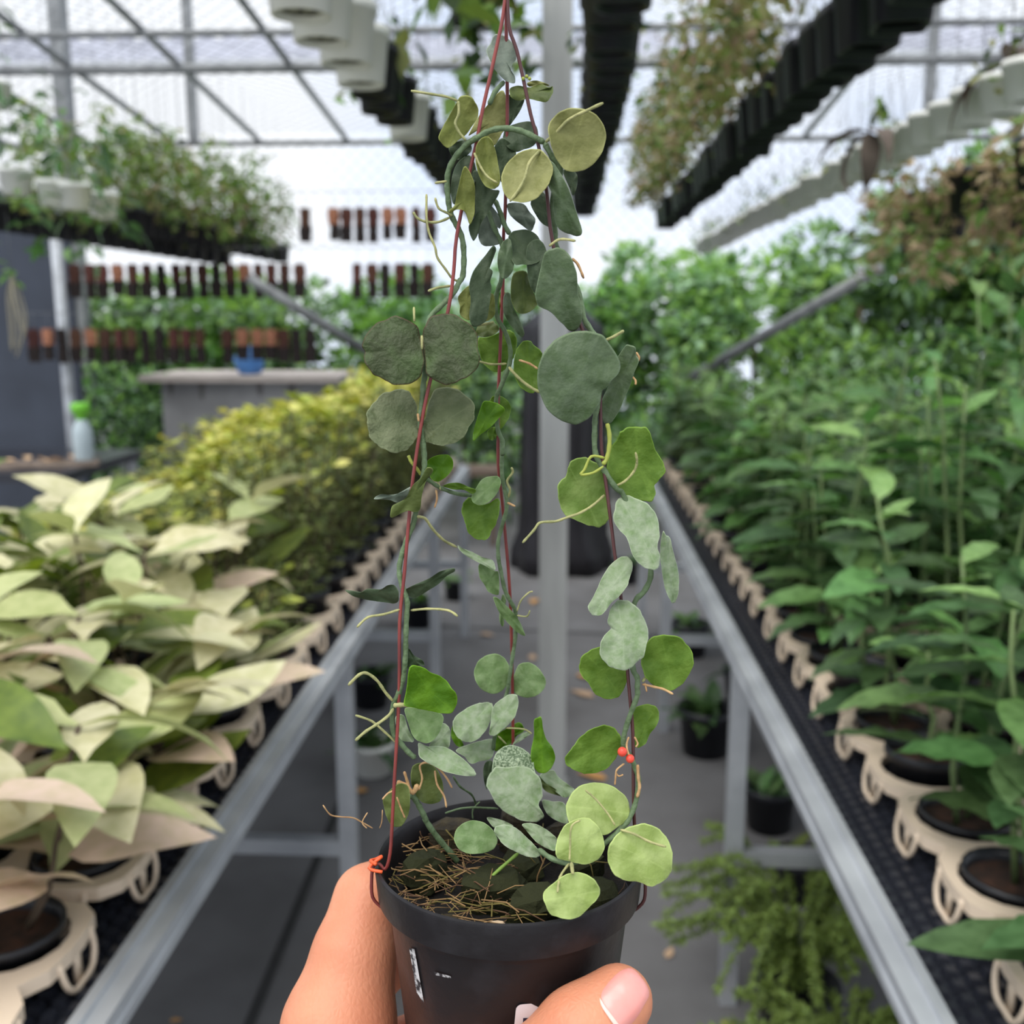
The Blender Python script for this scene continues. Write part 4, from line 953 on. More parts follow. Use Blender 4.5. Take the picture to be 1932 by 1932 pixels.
vR = stem_obj('vine', [('A', [(1230, 1100), (1300, 1230), (1370, 1350), (1300, 1600), (1320, 1850)]), ('B', [(1330, 480), (1440, 700), (1530, 900), (1570, 1100), (1640, 1220)]), ('E', [(830, 250), (860, 600), (850, 850), (815, 1050), (808, 1200), (815, 1450), (920, 1650), (1040, 1830)]), ('G', [(740, 310), (850, 600), (940, 820), (955, 960), (900, 1080), (830, 1160), (790, 1400), (815, 1680), (850, 1760), (850, 1850)]), ('I', [(1520, 60), (1450, 250), (1412, 430), (1480, 560), (1525, 680), (1530, 780), (1500, 930), (1440, 1060), (1370, 1130), (1270, 1220), (1150, 1320), (1040, 1370), (930, 1375), (820, 1330), (740, 1270)])], 5.2, VST, held, [-4, -3, 2, -3, -6, -7, -7, -6, -8, -12, -12, -12, -13, -18, -30, -20])
vM = stem_obj('vine', [('A', [(750, 770), (800, 660), (880, 570)])], 4.5, VST, held, [3, 4])
vM2 = stem_obj('vine', [('B', [(740, 170), (790, 320), (858, 460), (868, 620), (850, 790), (812, 900), (805, 1030), (830, 1120), (890, 1230), (930, 1360), (930, 1480), (900, 1580), (850, 1700), (812, 1800)]), ('C', [(1670, 1350), (1690, 1530), (1740, 1650), (1740, 1800)]), ('D', [(1650, 60), (1645, 250), (1652, 450), (1690, 620), (1695, 750), (1650, 920), (1610, 1080), (1612, 1240), (1640, 1400), (1680, 1580), (1740, 1700), (1785, 1800)]), ('H', [(1528, 100), (1500, 300), (1478, 450), (1455, 590), (1400, 760), (1350, 960), (1338, 1080)])], 4.4, VST, held, [4, 8, 12, 16, 18, 20, 22, 24, 26, 30, 34, 30])
stem_obj('vine', [('B', [(800, 80), (850, 200), (880, 290), (930, 380)])], 4.5, VST, held, [5, 5])
side_st = stem_obj('vine', [('D', [(850, 430), (900, 460), (990, 520), (1060, 555), (1200, 600), (1345, 615)])], 4.0, VST, held, [-2, 4, 16])
vP = stem_obj('vine', [('H', [(620, 1470), (660, 1510), (700, 1580), (740, 1660)]), ('J', [(690, 290), (740, 360), (800, 430), (830, 470)])], 6.0, VST, held, [2, 4, 6, 10])
stem_obj('vine', [('I', [(580, 1300), (440, 1420), (290, 1560)])], 3.4, mat('young_green_stem', (120, 150, 62), .6, var=.2), held, [-8, -12])
OLS = {'A': vL, 'B': vM2, 'C': vL, 'D': vM2, 'E': vR, 'G': vR, 'H': vM2, 'I': vR}
LV = [
 ('A', [(800,160),(870,170),(930,210),(970,270),(985,370),(950,420),(940,470),(970,520),(975,580),(930,580),(880,555),(800,470),(760,400),(725,300),(765,230)], 1.2, .05, 0, 0, 'gray', vM),
 ('A', [(930,630),(1000,605),(1100,620),(1200,590),(1270,625),(1300,610),(1300,670),(1250,745),(1180,740),(1090,720),(1000,735),(935,700)], 2, 0, -.3, -1, 'olivedark', vM),
 ('A', [(1080,580),(1150,560),(1230,580),(1275,610),(1200,600),(1100,615)], 4, 0, .6, 0, 'pale', vM),
 ('A', [(500,700),(580,695),(630,750),(655,810),(650,880),(600,960),(540,1040),(480,1080),(400,1145),(340,1110),(310,1050),(350,960),(400,870),(450,780)], -3, .5, .1, -2, 'olive', vL),
 ('A', [(840,655),(890,690),(900,950),(860,1020),(790,1130),(700,1110),(640,1000),(570,1040),(640,900),(720,790)], 10, .1, .2, -1, 'pale', vM),
 ('A', [(915,690),(1050,700),(1030,800),(960,910),(915,940)], 11, 0, .2, -1, 'dark', vM),
 ('A', [(900,970),(1000,930),(1100,915),(1160,960),(1175,1060),(1130,1130),(1050,1160),(980,1180),(900,1130),(870,1050)], 7, .1, -.2, 1, 'dark', vM),
 ('A', [(860,1060),(930,1100),(985,1180),(950,1300),(900,1400),(850,1440),(820,1300),(790,1150)], 5, .3, .1, -1, 'dark', vM),
 ('A', [(1500,800),(1600,815),(1700,880),(1755,980),(1760,1090),(1720,1200),(1640,1300),(1560,1340),(1480,1355),(1400,1330),(1330,1240),(1285,1120),(1262,1010),(1270,930),(1340,850),(1420,805)], -6, .3, .2, -1.5, 'pale', vL),
 ('A', [(1190,1160),(1240,1200),(1300,1300),(1290,1400),(1240,1500),(1150,1590),(1050,1620),(950,1605),(890,1560),(855,1450),(870,1340),(930,1250),(1020,1180),(1110,1155)], -8, -.2, -.3, -2, 'pale', vL),
 ('A', [(640,1120),(700,1050),(760,1060),(800,1150),(830,1300),(845,1440),(800,1500),(720,1480),(660,1380),(630,1250)], -5, .5, 0, -2, 'olive', vL),
 ('A', [(1230,1270),(1290,1260),(1360,1350),(1440,1500),(1500,1680),(1555,1860),(1530,1910),(1430,1890),(1340,1830),(1310,1700),(1300,1560),(1240,1420)], -8, -.6, .3, 2, 'silverdark', vR),
 ('A', [(1110,1610),(1220,1530),(1290,1700),(1310,1830),(1220,1810),(1150,1720)], 3, .2, .1, 1, 'dark', vR),
 ('A', [(1390,1340),(1500,1360),(1515,1450),(1480,1560),(1450,1500)], 3, .3, 0, 0, 'dark', vR),
 ('A', [(530,1310),(590,1370),(625,1480),(625,1600),(620,1720),(580,1810),(540,1700),(470,1680),(420,1710),(400,1690),(450,1640),(470,1540)], -7, .5, .1, -2, 'olive', vL),
 ('A', [(590,1215),(510,1240),(450,1320),(420,1450),(425,1600),(470,1630),(600,1500),(640,1360)], 2, -.3, 0, 1, 'dark', vL),
 ('A', [(610,1350),(700,1400),(760,1500),(840,1520),(780,1640),(720,1740),(680,1800),(650,1900),(610,1950),(570,1830),(630,1700)], 0, -.3, .2, 1, 'dark', vL),
 ('A', [(910,1630),(1000,1620),(1060,1640),(1100,1700),(1150,1760),(1140,1820),(1110,1870),(1050,1830),(960,1760),(915,1700)], 12, .2, .4, 1, 'gray', vM2),
 ('A', [(400,1120),(480,1090),(560,1080),(600,1150),(560,1210),(480,1250),(420,1210)], 3, 0, .2, 0, 'dark', vL),
 ('B', [(740,190),(790,230),(830,350),(850,450),(760,480),(690,470),(655,400),(670,300)], 8, .3, .1, 0, 'gray', vM2),
 ('B', [(690,80),(760,120),(850,240),(840,330),(770,250),(700,150)], 6, .3, .1, 0, 'gray', vM2),
 ('B', [(930,370),(1000,340),(1090,340),(1170,390),(1200,460),(1240,520),(1200,600),(1120,640),(1040,640),(970,640),(930,560),(910,450)], -1, .1, -.4, -2, 'dark', vM2),
 ('B', [(1080,480),(1180,420),(1245,520),(1210,680),(1195,880),(1120,860),(1080,700)], -3.5, -.4, .1, 1, 'dark', vM2),
 ('B', [(880,430),(930,420),(950,500),(965,640),(940,720),(880,765),(840,720),(820,600),(840,500)], -4, .4, 0, 1, 'silverdark', vM2),
 ('B', [(1250,520),(1330,495),(1400,510),(1470,600),(1510,720),(1520,880),(1550,1000),(1555,1100),(1520,1200),(1450,1215),(1380,1150),(1290,1060),(1220,1020),(1170,990),(1150,880),(1190,700),(1210,600)], -9, -.2, .3, 1.5, 'silverdark', vR),
 ('B', [(960,720),(1070,700),(1110,830),(1170,960),(1150,1010),(1080,1060),(1000,1060),(950,980),(935,870)], 5, .2, .1, -1, 'olivedark', vM2),
 ('B', [(780,480),(810,520),(740,640),(780,700),(760,780),(770,850),(750,1000),(720,1130),(620,1180),(575,1100),(590,960),(575,830),(610,700),(700,580)], 1, .3, .1, 1, 'dark', vL),
 ('B', [(480,920),(560,830),(610,830),(600,960),(585,1120),(500,1080),(495,1000)], 4, -.4, .1, 0, 'olive', vL),
 ('B', [(700,960),(780,890),(800,1000),(790,1090),(700,1130)], 7, .4, .1, 0, 'olive', vL),
 ('B', [(880,900),(930,890),(960,1010),(1010,1110),(1055,1230),(1030,1270),(960,1200),(900,1110),(870,1030)], 12, -.4, .2, 1, 'silverdark', vM2),
 ('B', [(840,910),(890,880),(900,1000),(870,1060),(840,1020)], 17, 0, .2, 0, 'olive', vM2),
 ('B', [(650,1180),(730,1150),(800,1150),(835,1200),(790,1250),(710,1270),(640,1250)], 16, 0, -.5, 1, 'olivedark', vM2),
 ('B', [(650,1280),(740,1270),(860,1220),(930,1210),(985,1270),(985,1380),(950,1470),(880,1560),(790,1570),(700,1500),(665,1400)], 24, .2, .1, -1, 'green', vM2),
 ('B', [(1040,1310),(1100,1300),(1140,1340),(1200,1390),(1210,1430),(1190,1500),(1180,1700),(1130,1755),(1050,1730),(980,1640),(960,1540),(970,1440),(990,1370)], 18, .4, 0, -1, 'green', vM2),
 ('C', [(520,220),(620,245),(740,310),(800,430),(830,600),(845,740),(830,850),(760,950),(640,1005),(500,995),(430,970),(330,910),(250,870),(180,760),(160,690),(165,620),(140,540),(190,420),(300,310),(420,250)], -9, .1, -.15, 1, 'purple', vL),
 ('C', [(830,420),(870,300),(960,210),(1080,190),(1200,210),(1330,280),(1430,390),(1465,500),(1450,590),(1485,690),(1460,790),(1370,900),(1270,940),(1180,990),(1100,1000),(980,960),(890,900),(860,780),(850,640)], -9.5, -.1, -.15, 1, 'purple', vL),
 ('C', [(590,1050),(670,1080),(740,1180),(770,1290),(780,1430),(785,1540),(740,1650),(650,1740),(540,1780),(430,1755),(330,1700),(240,1620),(210,1530),(200,1440),(190,1340),(210,1280),(290,1190),(360,1110),(480,1070)], -3, .1, -.3, 1, 'purplepale', vL),
 ('C', [(960,1070),(1100,1025),(1230,1060),(1360,1150),(1420,1240),(1420,1370),(1390,1440),(1340,1510),(1310,1590),(1200,1660),(1080,1695),(960,1680),(860,1650),(800,1560),(830,1440),(870,1340),(900,1200)], -3, -.1, -.3, 1, 'purplepale', vL),
 ('C', [(1530,1190),(1640,1200),(1730,1240),(1765,1300),(1700,1380),(1600,1490),(1500,1560),(1410,1640),(1405,1560),(1440,1420),(1490,1270)], 15, .2, .2, -1, 'bright', vM2),
 ('C', [(1590,1190),(1640,1130),(1740,1140),(1810,1200),(1835,1280),(1800,1400),(1710,1510),(1680,1400),(1700,1280),(1640,1220)], 25, .3, .1, -1, 'green', vM2),
 ('C', [(1570,1530),(1650,1480),(1680,1560),(1640,1630),(1590,1620)], 23, .3, .1, 0, 'green', vM2),
 ('D', [(890,270),(960,220),(1060,200),(1120,215),(1155,280),(1140,360),(1080,430),(1010,475),(960,470),(920,430),(930,370),(890,330)], 2, .2, .3, -1, 'bright', side_st),
 ('D', [(890,330),(950,350),(940,390),(880,470),(840,600),(820,750),(770,785),(700,770),(620,800),(545,840),(515,820),(540,720),(620,680),(690,620),(740,520),(830,430)], -11, .2, .4, -1, 'olivedark', vL),
 ('D', [(350,650),(420,605),(520,610),(620,590),(700,550),(720,530),(680,640),(600,690),(520,665),(430,655)], -8, 0, .8, 0, 'gray', vL),
 ('D', [(1050,520),(1130,490),(1220,490),(1310,530),(1385,560),(1350,600),(1260,560),(1150,555)], 8, .3, .8, 0, 'green', side_st),
 ('D', [(1450,450),(1550,420),(1620,430),(1635,500),(1600,590),(1520,680),(1430,715),(1360,690),(1340,630),(1380,550)], 14, .2, -.5, 1.5, 'silvergreen', side_st),
 ('D', [(1290,650),(1340,640),(1400,710),(1500,700),(1600,645),(1625,680),(1620,780),(1590,900),(1540,980),(1510,1050),(1450,1068),(1370,1050),(1300,980),(1275,890),(1240,790),(1250,710)], 19, .1, .2, -1, 'green', side_st),
 ('D', [(1200,1120),(1250,1150),(1350,1190),(1450,1240),(1550,1270),(1580,1340),(1570,1380),(1500,1340),(1400,1290),(1290,1230),(1220,1170)], 22, 0, -.8, 0, 'silver', vM2),
 ('D', [(1415,1310),(1500,1330),(1570,1380),(1615,1400),(1620,1580),(1600,1625),(1510,1590),(1470,1520),(1420,1440)], 26, .3, .1, 0, 'silvergreen', vM2),
 ('D', [(60,1575),(120,1580),(210,1600),(290,1560),(420,1565),(490,1525),(560,1525),(600,1590),(600,1680),(560,1710),(470,1700),(350,1685),(220,1660),(130,1630)], -5, -.2, .9, 0, 'dark', vL),
 ('D', [(645,1590),(720,1540),(830,1490),(920,1450),(1010,1390),(1090,1365),(1160,1350),(1170,1385),(1090,1430),(1010,1510),(900,1580),(800,1640),(740,1650),(690,1620)], -4, .2, .9, 0, 'dark', vL),
 ('D', [(1560,1650),(1600,1650),(1680,1720),(1750,1790),(1820,1880),(1870,1990),(1880,2040),(1800,2000),(1720,1920),(1640,1830),(1590,1740)], 26, .5, .2, 0, 'silvergreen', vM2),
 ('D', [(1650,1620),(1690,1680),(1660,1800),(1670,1900),(1650,1945),(1620,1850)], 31, .5, 0, 0, 'silvergreen', vM2),
 ('E', [(720,135),(860,170),(940,240),(1030,370),(1080,480),(1060,600),(980,680),(940,740),(880,790),(870,880),(820,980),(740,1080),(640,1130),(560,1140),(460,1105),(350,1030),(260,920),(210,780),(190,650),(205,500),(250,400),(320,290),(400,220),(540,160)], -13, .1, .15, 2, 'silverdark', vR),
 ('E', [(1040,450),(1110,330),(1160,285),(1240,310),(1250,380),(1280,460),(1230,590),(1180,740),(1120,880),(1050,1030),(970,1130),(890,1100),(880,900),(940,760),(1010,600)], -4, -.5, .1, -1, 'silverdark', vR),
 ('E', [(1180,1170),(1310,1165),(1390,1200),(1430,1330),(1480,1450),(1550,1560),(1560,1660),(1500,1730),(1450,1800),(1460,1880),(1420,1960),(1280,1960),(1120,1930),(1000,1800),(940,1680),(950,1500),(990,1380),(1060,1270),(1090,1210)], -3, .2, .2, -2, 'green', vR),
 ('G', [(330,40),(400,10),(480,30),(560,80),(580,150),(600,300),(640,420),(615,520),(560,560),(490,560),(400,525),(310,490),(250,430),(230,350),(215,250),(250,190),(290,150),(300,90)], -2, .15, .2, -2, 'greenpale', vR),
 ('G', [(700,340),(770,315),(850,340),(930,380),(985,440),(1020,530),(1025,640),(1010,720),(1030,800),(1020,880),(970,905),(900,880),(830,820),(790,720),(760,640),(700,580),(660,500),(670,420)], -13, .1, -.4, 1.5, 'silver', vR),
 ('G', [(1050,600),(1080,630),(1110,650),(1130,740),(1165,870),(1180,960),(1175,1090),(1150,1160),(1120,1160),(1080,1080),(1060,1010),(1040,880),(1030,760)], -8, .7, 0, 0, 'silver', vR),
 ('G', [(670,830),(770,795),(815,870),(795,950),(770,1030),(710,1110),(640,1170),(590,1240),(540,1270),(480,1250),(460,1190),(500,1120),(550,1010),(590,930)], -15, -.3, -.4, 1, 'silver', vR),
 ('G', [(720,1140),(790,1155),(860,1210),(900,1280),(940,1400),(925,1490),(900,1590),(840,1640),(790,1690),(700,1695),(620,1660),(560,1590),(555,1500),(590,1420),(640,1370),(615,1320),(630,1230),(670,1165)], -19, .05, -.35, 1.5, 'silver', vR),
 ('G', [(550,1510),(620,1500),(700,1560),(760,1640),(770,1750),(740,1860),(680,1920),(600,1925),(520,1890),(460,1800),(400,1730),(390,1660),(410,1590),(470,1545)], -7, .1, .2, -1, 'green', vR),
 ('G', [(960,1440),(1060,1420),(1170,1430),(1240,1490),(1290,1570),(1290,1670),(1230,1780),(1150,1850),(1080,1855),(980,1820),(920,1760),(880,1650),(900,1550)], -10, .2, .2, -1.5, 'green', vR),
 ('H', [(1310,250),(1380,250),(1440,290),(1475,360),(1475,450),(1440,540),(1370,590),(1290,585),(1220,540),(1180,470),(1170,400),(1200,320),(1250,275)], 36, .1, -.2, 1, 'silvergreen', vM2),
 ('H', [(1560,340),(1630,320),(1700,345),(1760,410),(1795,490),(1770,560),(1710,610),(1630,628),(1550,605),(1510,560),(1505,480),(1530,400)], 37, -.1, -.2, 1, 'silvergreen', vM2),
 ('H', [(1140,700),(1240,670),(1310,670),(1335,700),(1320,800),(1280,900),(1200,990),(1120,1015),(1050,990),(1000,930),(985,850),(1020,780)], 24, .1, -.5, 1, 'silver', vM2),
 ('H', [(1420,630),(1490,595),(1545,610),(1555,680),(1530,780),(1480,850),(1400,920),(1340,960),(1300,940),(1310,880),(1320,790),(1340,700)], 21, -.3, -.4, 1, 'silver', vM2),
 ('H', [(1010,1085),(1100,1040),(1230,1000),(1340,990),(1345,1090),(1310,1160),(1220,1180),(1140,1200),(1090,1140)], 28, .1, -.6, 1, 'silver', vM2),
 ('I', [(480,450),(560,450),(640,490),(690,550),(710,650),(720,720),(600,740),(450,740),(375,680),(380,570),(410,500)], 18, .1, -.3, 1, 'speckle', vM2),
 ('I', [(400,620),(500,620),(620,610),(700,650),(760,730),(770,850),(740,920),(780,990),(770,1030),(700,1055),(600,1040),(500,990),(420,930),(360,830),(325,750),(350,680)], 9, .05, -.4, 1.5, 'silver', vM2),
 ('H', [(610,360),(680,350),(740,370),(800,410),(880,440),(940,490),(980,550),(1020,600),(1020,680),(980,755),(910,765),(820,750),(720,730),(620,710),(560,690),(570,620),(590,500)], -14, .2, .3, -2, 'bright', vL),
 ('H', [(600,200),(650,260),(720,300),(740,350),(680,350),(600,380),(580,300)], -6, .3, .3, 0, 'dark', vL),
 ('H', [(570,720),(700,720),(890,770),(895,860),(850,960),(780,1020),(700,1010),(640,960),(600,850)], -6, .1, -.4, 1, 'silvergreen', vL),
 ('H', [(490,790),(560,780),(600,900),(650,1000),(600,1010),(530,990),(500,900)], -2, 0, -.3, 0, 'silver', vL),
 ('H', [(890,850),(950,880),(965,950),(950,1060),(880,1050),(780,1050),(840,960)], 4, 0, -.5, 0, 'silver', vL),
 ('H', [(690,1020),(770,1050),(900,1050),(1000,1100),(1090,1170),(1150,1230),(1190,1290),(1150,1310),(1050,1300),(920,1270),(820,1220),(730,1170),(690,1120)], -9, .1, -.6, 1, 'silver', vL),
 ('H', [(640,1220),(720,1190),(820,1220),(880,1310),(905,1420),(880,1520),(790,1550),(700,1520),(640,1420),(620,1320)], 4, .3, .1, 0, 'olivedark', vP),
 ('H', [(380,1510),(430,1440),(520,1370),(600,1400),(615,1530),(600,1640),(540,1740),(460,1740),(410,1660),(390,1580)], -3, -.3, .1, 0, 'olivedark', vP),
 ('H', [(1690,830),(1720,800),(1755,800),(1770,900),(1800,990),(1850,1060),(1875,1150),(1840,1240),(1770,1285),(1710,1260),(1670,1180),(1665,1080),(1690,960)], 22, .4, 0, -1, 'bright', vM2),
 ('H', [(970,950),(1000,840),(1040,960),(1080,1040),(1020,1045)], 30, 0, .2, 0, 'bright', vM2),
 ('H', [(1360,960),(1480,880),(1560,840),(1600,880),(1600,920),(1540,960),(1500,1020),(1420,1060),(1350,1090)], 42, .1, .3, 0, 'bright', vM2),
 ('H', [(1540,980),(1600,930),(1665,930),(1640,960),(1560,1010),(1500,1045)], 36, .3, -.8, 0, 'silver', vM2),
 ('I', [(750,680),(850,640),(900,700),(980,760),(1025,800),(990,845),(940,860),(870,810),(790,760)], 30, .1, -.6, 0, 'silver', vM2),
 ('I', [(745,690),(790,740),(870,790),(940,850),(880,840),(790,805),(755,740)], 28, .1, -.2, 0, 'olivedark', vM2),
 ('I', [(770,880),(850,890),(950,910),(970,1060),(900,1050),(830,1010),(790,960)], 20, .1, -.6, 0, 'silver', vM2),
 ('I', [(300,650),(320,580),(370,570),(390,640),(340,720),(330,800),(310,740)], 22, .5, 0, 0, 'dark', vM2),
 ('I', [(1060,770),(1180,742),(1290,755),(1400,820),(1455,900),(1460,990),(1420,1060),(1360,1100),(1260,1160),(1150,1130),(1000,1080),(960,980),(970,880)], -14, .1, -.5, 1, 'lime', vR),
 ('I', [(1080,1020),(1150,1030),(1220,1100),(1255,1190),(1260,1270),(1210,1350),(1110,1390),(1000,1370),(890,1340),(875,1260),(900,1160),(960,1070)], -27, .1, -.4, 1, 'lime', vR),
 ('I', [(1480,1085),(1580,1065),(1680,1100),(1750,1170),(1795,1270),(1800,1380),(1780,1470),(1700,1540),(1620,1565),(1540,1530),(1440,1520),(1350,1480),(1300,1400),(1285,1300),(1320,1200),(1400,1120)], -28, .1, -.35, 1, 'lime', vR),
 ('I', [(1000,1455),(1100,1460),(1180,1510),(1225,1580),(1215,1650),(1160,1710),(1080,1790),(1000,1825),(900,1810),(830,1780),(790,1700),(775,1620),(830,1560),(920,1490)], -46, .05, -.4, 1, 'lime', vR),
 ('I', [(220,1040),(310,1060),(380,1120),(415,1200),(380,1270),(300,1300),(190,1305),(110,1270),(70,1190),(90,1110),(150,1060)], -8, .1, -.5, 1, 'silvergreen', vR),
 ('I', [(400,1090),(470,1075),(560,1100),(640,1170),(720,1250),(755,1310),(720,1335),(640,1325),(560,1290),(470,1240),(420,1180),(390,1130)], -14, .2, -.6, 1, 'silver', vR),
 ('I', [(330,1020),(420,1030),(500,1060),(540,1090),(470,1100),(390,1100)], 4, .1, -.6, 0, 'silver', vR),
 ('I', [(610,1070),(700,1065),(780,1100),(850,1150),(890,1200),(870,1280),(800,1260),(720,1210),(650,1130)], -6, .1, -.6, 0, 'silver', vR),
 ('I', [(950,540),(1010,460),(1060,390),(1150,320),(1260,285),(1340,310),(1390,380),(1390,460),(1350,550),(1280,630),(1190,665),(1100,670),(1020,640),(960,600)], -9, .15, .2, -1.5, 'green', vR),
 ('I', [(1500,160),(1590,120),(1670,140),(1695,200),(1680,280),(1620,360),(1590,430),(1530,465),(1490,440),(1480,300)], -7, .3, .1, -1, 'green', vR),
]
for i, (k, pts, off, gx, gy, cup, col, par) in enumerate(LV): vine_leaf(k, pts, off, gx, gy, cup, col, par, seed=i)
RT = [ # zoom, points, radius px, material, offsets, parent
 ('A', [(70,650),(250,680),(370,700),(480,740)], 2.2, 0, [-8,-6], vL), ('A', [(482,740),(485,850),(455,930),(490,1010),(545,1080)], 2.4, 0, [-6.5,-6.5], vL),
 ('A', [(1240,1095),(1330,1010),(1440,900),(1600,820),(1740,755)], 2.8, 0, [-6,-11], vL), ('A', [(1190,1170),(1100,1270),(1060,1400),(1010,1500),(930,1610)], 2.8, 0, [-7,-12], vL),
 ('A', [(620,1190),(680,1320),(740,1400),(820,1450)], 2.2, 0, [-6,-8], vL), ('A', [(280,1450),(380,1435)], 2.2, 0, [-5,-4], vL),
 ('B', [(205,30),(205,170),(210,270),(230,370),(280,490),(300,580),(370,680),(430,760),(485,785)], 2.2, 0, [-4,-4,0], vL), ('B', [(90,185),(130,240),(210,270),(310,270),(410,230)], 2.4, 0, [-4,-2], vL), ('B', [(280,60),(310,150),(380,190),(430,220)], 2.2, 0, [-4,-2], vL),
 ('B', [(220,870),(310,840),(415,825)], 2.4, 0, [-4,-1], vL), ('B', [(1270,480),(1340,430),(1400,420),(1500,435)], 2.4, 0, [-8,-10], vR), ('B', [(1470,590),(1520,640),(1570,760)], 2.6, 1, [-6,-8], vR),
 ('B', [(660,1480),(770,1505),(900,1500)], 2.2, 0, [16,17], vM2), ('B', [(920,1530),(1000,1620),(1100,1700),(1190,1750)], 3, 0, [16,13], vM2), ('B', [(1010,1470),(1100,1500),(1170,1545)], 2.2, 1, [14,10], vM2), ('B', [(640,1170),(720,1155),(790,1140)], 2.4, 0, [12,14], vM2),
 ('C', [(730,120),(735,280)], 2.2, 0, [-7,-9], vL), ('C', [(820,440),(822,600)], 2.4, 0, [-11,-11], vL), ('C', [(775,1330),(785,1420)], 2.4, 1, [-6,-6], vL),
 ('E', [(925,240),(1030,190),(1120,135)], 2.8, 0, [-9,-11], vR), ('E', [(940,1130),(965,1250),(960,1400),(930,1520),(890,1570)], 4, 2, [-9,-10], vR), ('E', [(910,1500),(770,1485),(700,1620),(660,1680),(790,1660),(900,1590)], 2.6, 2, [-10,-12], vR), ('E', [(1000,1815),(1130,1750),(1230,1640),(1260,1540),(1245,1440)], 2.4, 0, [-5,-9], vR),
 ('E', [(1250,370),(1280,420),(1275,460)], 2.4, 1, [-4,-5], vR), ('E', [(1210,630),(1245,670),(1245,715)], 2.0, 1, [-5,-6], vR),
 ('G', [(590,310),(500,390),(400,450),(290,490),(200,520),(80,530),(30,590),(-60,690)], 2.6, 0, [-4,-6,-10], vR), ('G', [(890,1810),(980,1830),(1060,1850),(1135,1890)], 2.4, 1, [-12,-15], vR), ('G', [(910,1800),(925,1870)], 2, 1, [-12,-13], vR), ('G', [(940,1730),(890,1790)], 3.2, 0, [-11,-12], vR),
 ('D', [(790,830),(870,850),(950,960),(1060,1070),(1190,1140)], 2.8, 0, [-6,2,14], vL), ('D', [(980,560),(990,650),(965,740)], 2, 1, [4,2], side_st), ('D', [(1000,480),(1025,560)], 2, 0, [4,3], side_st),
 ('D', [(1745,335),(1755,385),(1700,470),(1730,560),(1710,640)], 2.4, 0, [18,23], vM2), ('D', [(1705,690),(1780,725)], 2.4, 1, [22,20], vM2), ('D', [(180,1950),(290,1850),(450,1820),(615,1770)], 2.4, 0, [-14,-8], vL), ('D', [(725,1780),(880,1765),(1040,1770),(1130,1790),(1200,1840)], 2.4, 0, [-6,-12], vL),
 ('D', [(1800,1790),(1840,1680),(1920,1600),(1960,1590)], 1.8, 0, [26,24], vM2), ('D', [(1800,1830),(1900,1840),(1930,1780)], 1.8, 0, [26,24], vM2), ('D', [(740,290),(790,350),(830,410)], 3.2, 2, [-4,-3], vL), ('D', [(700,210),(720,260),(745,300)], 3.2, 2, [-4,-4], vL),
 ('H', [(80,520),(170,430),(240,415),(330,480),(400,580),(470,660)], 3, 0, [-14,-9], vL), ('H', [(140,1000),(230,920),(340,850),(430,780),(470,720)], 3, 0, [-16,-10], vL), ('H', [(140,780),(280,830),(400,930),(500,1020)], 2.4, 0, [-10,-7], vL), ('H', [(475,695),(530,690),(600,690)], 4.5, 0, [-12,-14], vL),
 ('H', [(690,1430),(720,1330),(700,1220),(760,1190),(850,1230),(930,1320),(980,1410)], 2, 1, [0,-4,-4], vP), ('H', [(830,1260),(850,1380),(910,1480),(930,1580)], 2, 1, [-2,-4], vP), ('H', [(500,1360),(580,1390),(640,1450),(680,1380)], 5, 1, [0,0], vP), ('H', [(480,1430),(420,1460),(375,1510)], 1.8, 1, [-5,-6], vP), ('H', [(500,1490),(540,1600),(570,1670)], 1.8, 1, [-5,-6], vP), ('H', [(565,1270),(590,1350),(610,1420)], 3, 1, [0,1], vP),
 ('H', [(990,1310),(1050,1400),(1150,1470),(1190,1560)], 2.2, 3, [-2,12,30], vL), ('H', [(920,1630),(1050,1590),(1180,1580),(1380,1590)], 2.2, 3, [20,22], vP), ('H', [(1160,1680),(1160,1600),(1220,1530)], 1.6, 3, [22,22], vP),
 ('H', [(-140,1560),(-80,1640),(0,1660),(120,1670),(200,1710),(290,1760)], 1.4, 1, [-16,-10,-2], vP), ('H', [(245,1625),(200,1710),(240,1760)], 1.2, 1, [-10,-9], vP), ('H', [(375,1600),(370,1700),(350,1760)], 1.0, 1, [-5,-5], vP),
 ('H', [(1440,890),(1600,900),(1670,940)], 2, 0, [20,22], vM2), ('H', [(1380,960),(1450,1030)], 2, 0, [20,22], vM2),
 ('I', [(1420,590),(1360,640),(1350,700),(1345,760)], 1.8, 1, [-16,-17], vR), ('I', [(1350,660),(1375,690),(1410,678)], 1.6, 1, [-16,-17], vR), ('I', [(1455,380),(1438,440),(1450,510),(1470,540)], 1.8, 1, [-16,-17], vR), ('I', [(1500,380),(1525,430),(1510,460)], 1.8, 1, [-14,-14], vR), ('I', [(1525,600),(1530,700),(1540,780),(1520,860)], 3.0, 1, [-16.5,-17], vR),
 ('I', [(1390,1115),(1500,1150),(1620,1210),(1750,1250)], 2.4, 0, [-24,-32], vR), ('I', [(1110,800),(1200,880),(1290,990),(1345,1080)], 2.0, 0, [-17,-20], vR), ('I', [(1070,1040),(1000,1090),(990,1250),(985,1360)], 2.0, 0, [-29,-33], vR), ('I', [(980,1385),(910,1490),(890,1610)], 2.4, 0, [-36,-48], vR), ('I', [(1000,1380),(1010,1460)], 3.6, 0, [-36,-44], vR)]
RM = [ROOT, ROOTT, YST, VST]
for k, pts, r, mi, off, par in RT: stem_obj('aerial_root', [(k, pts)], r, RM[mi], par, off)
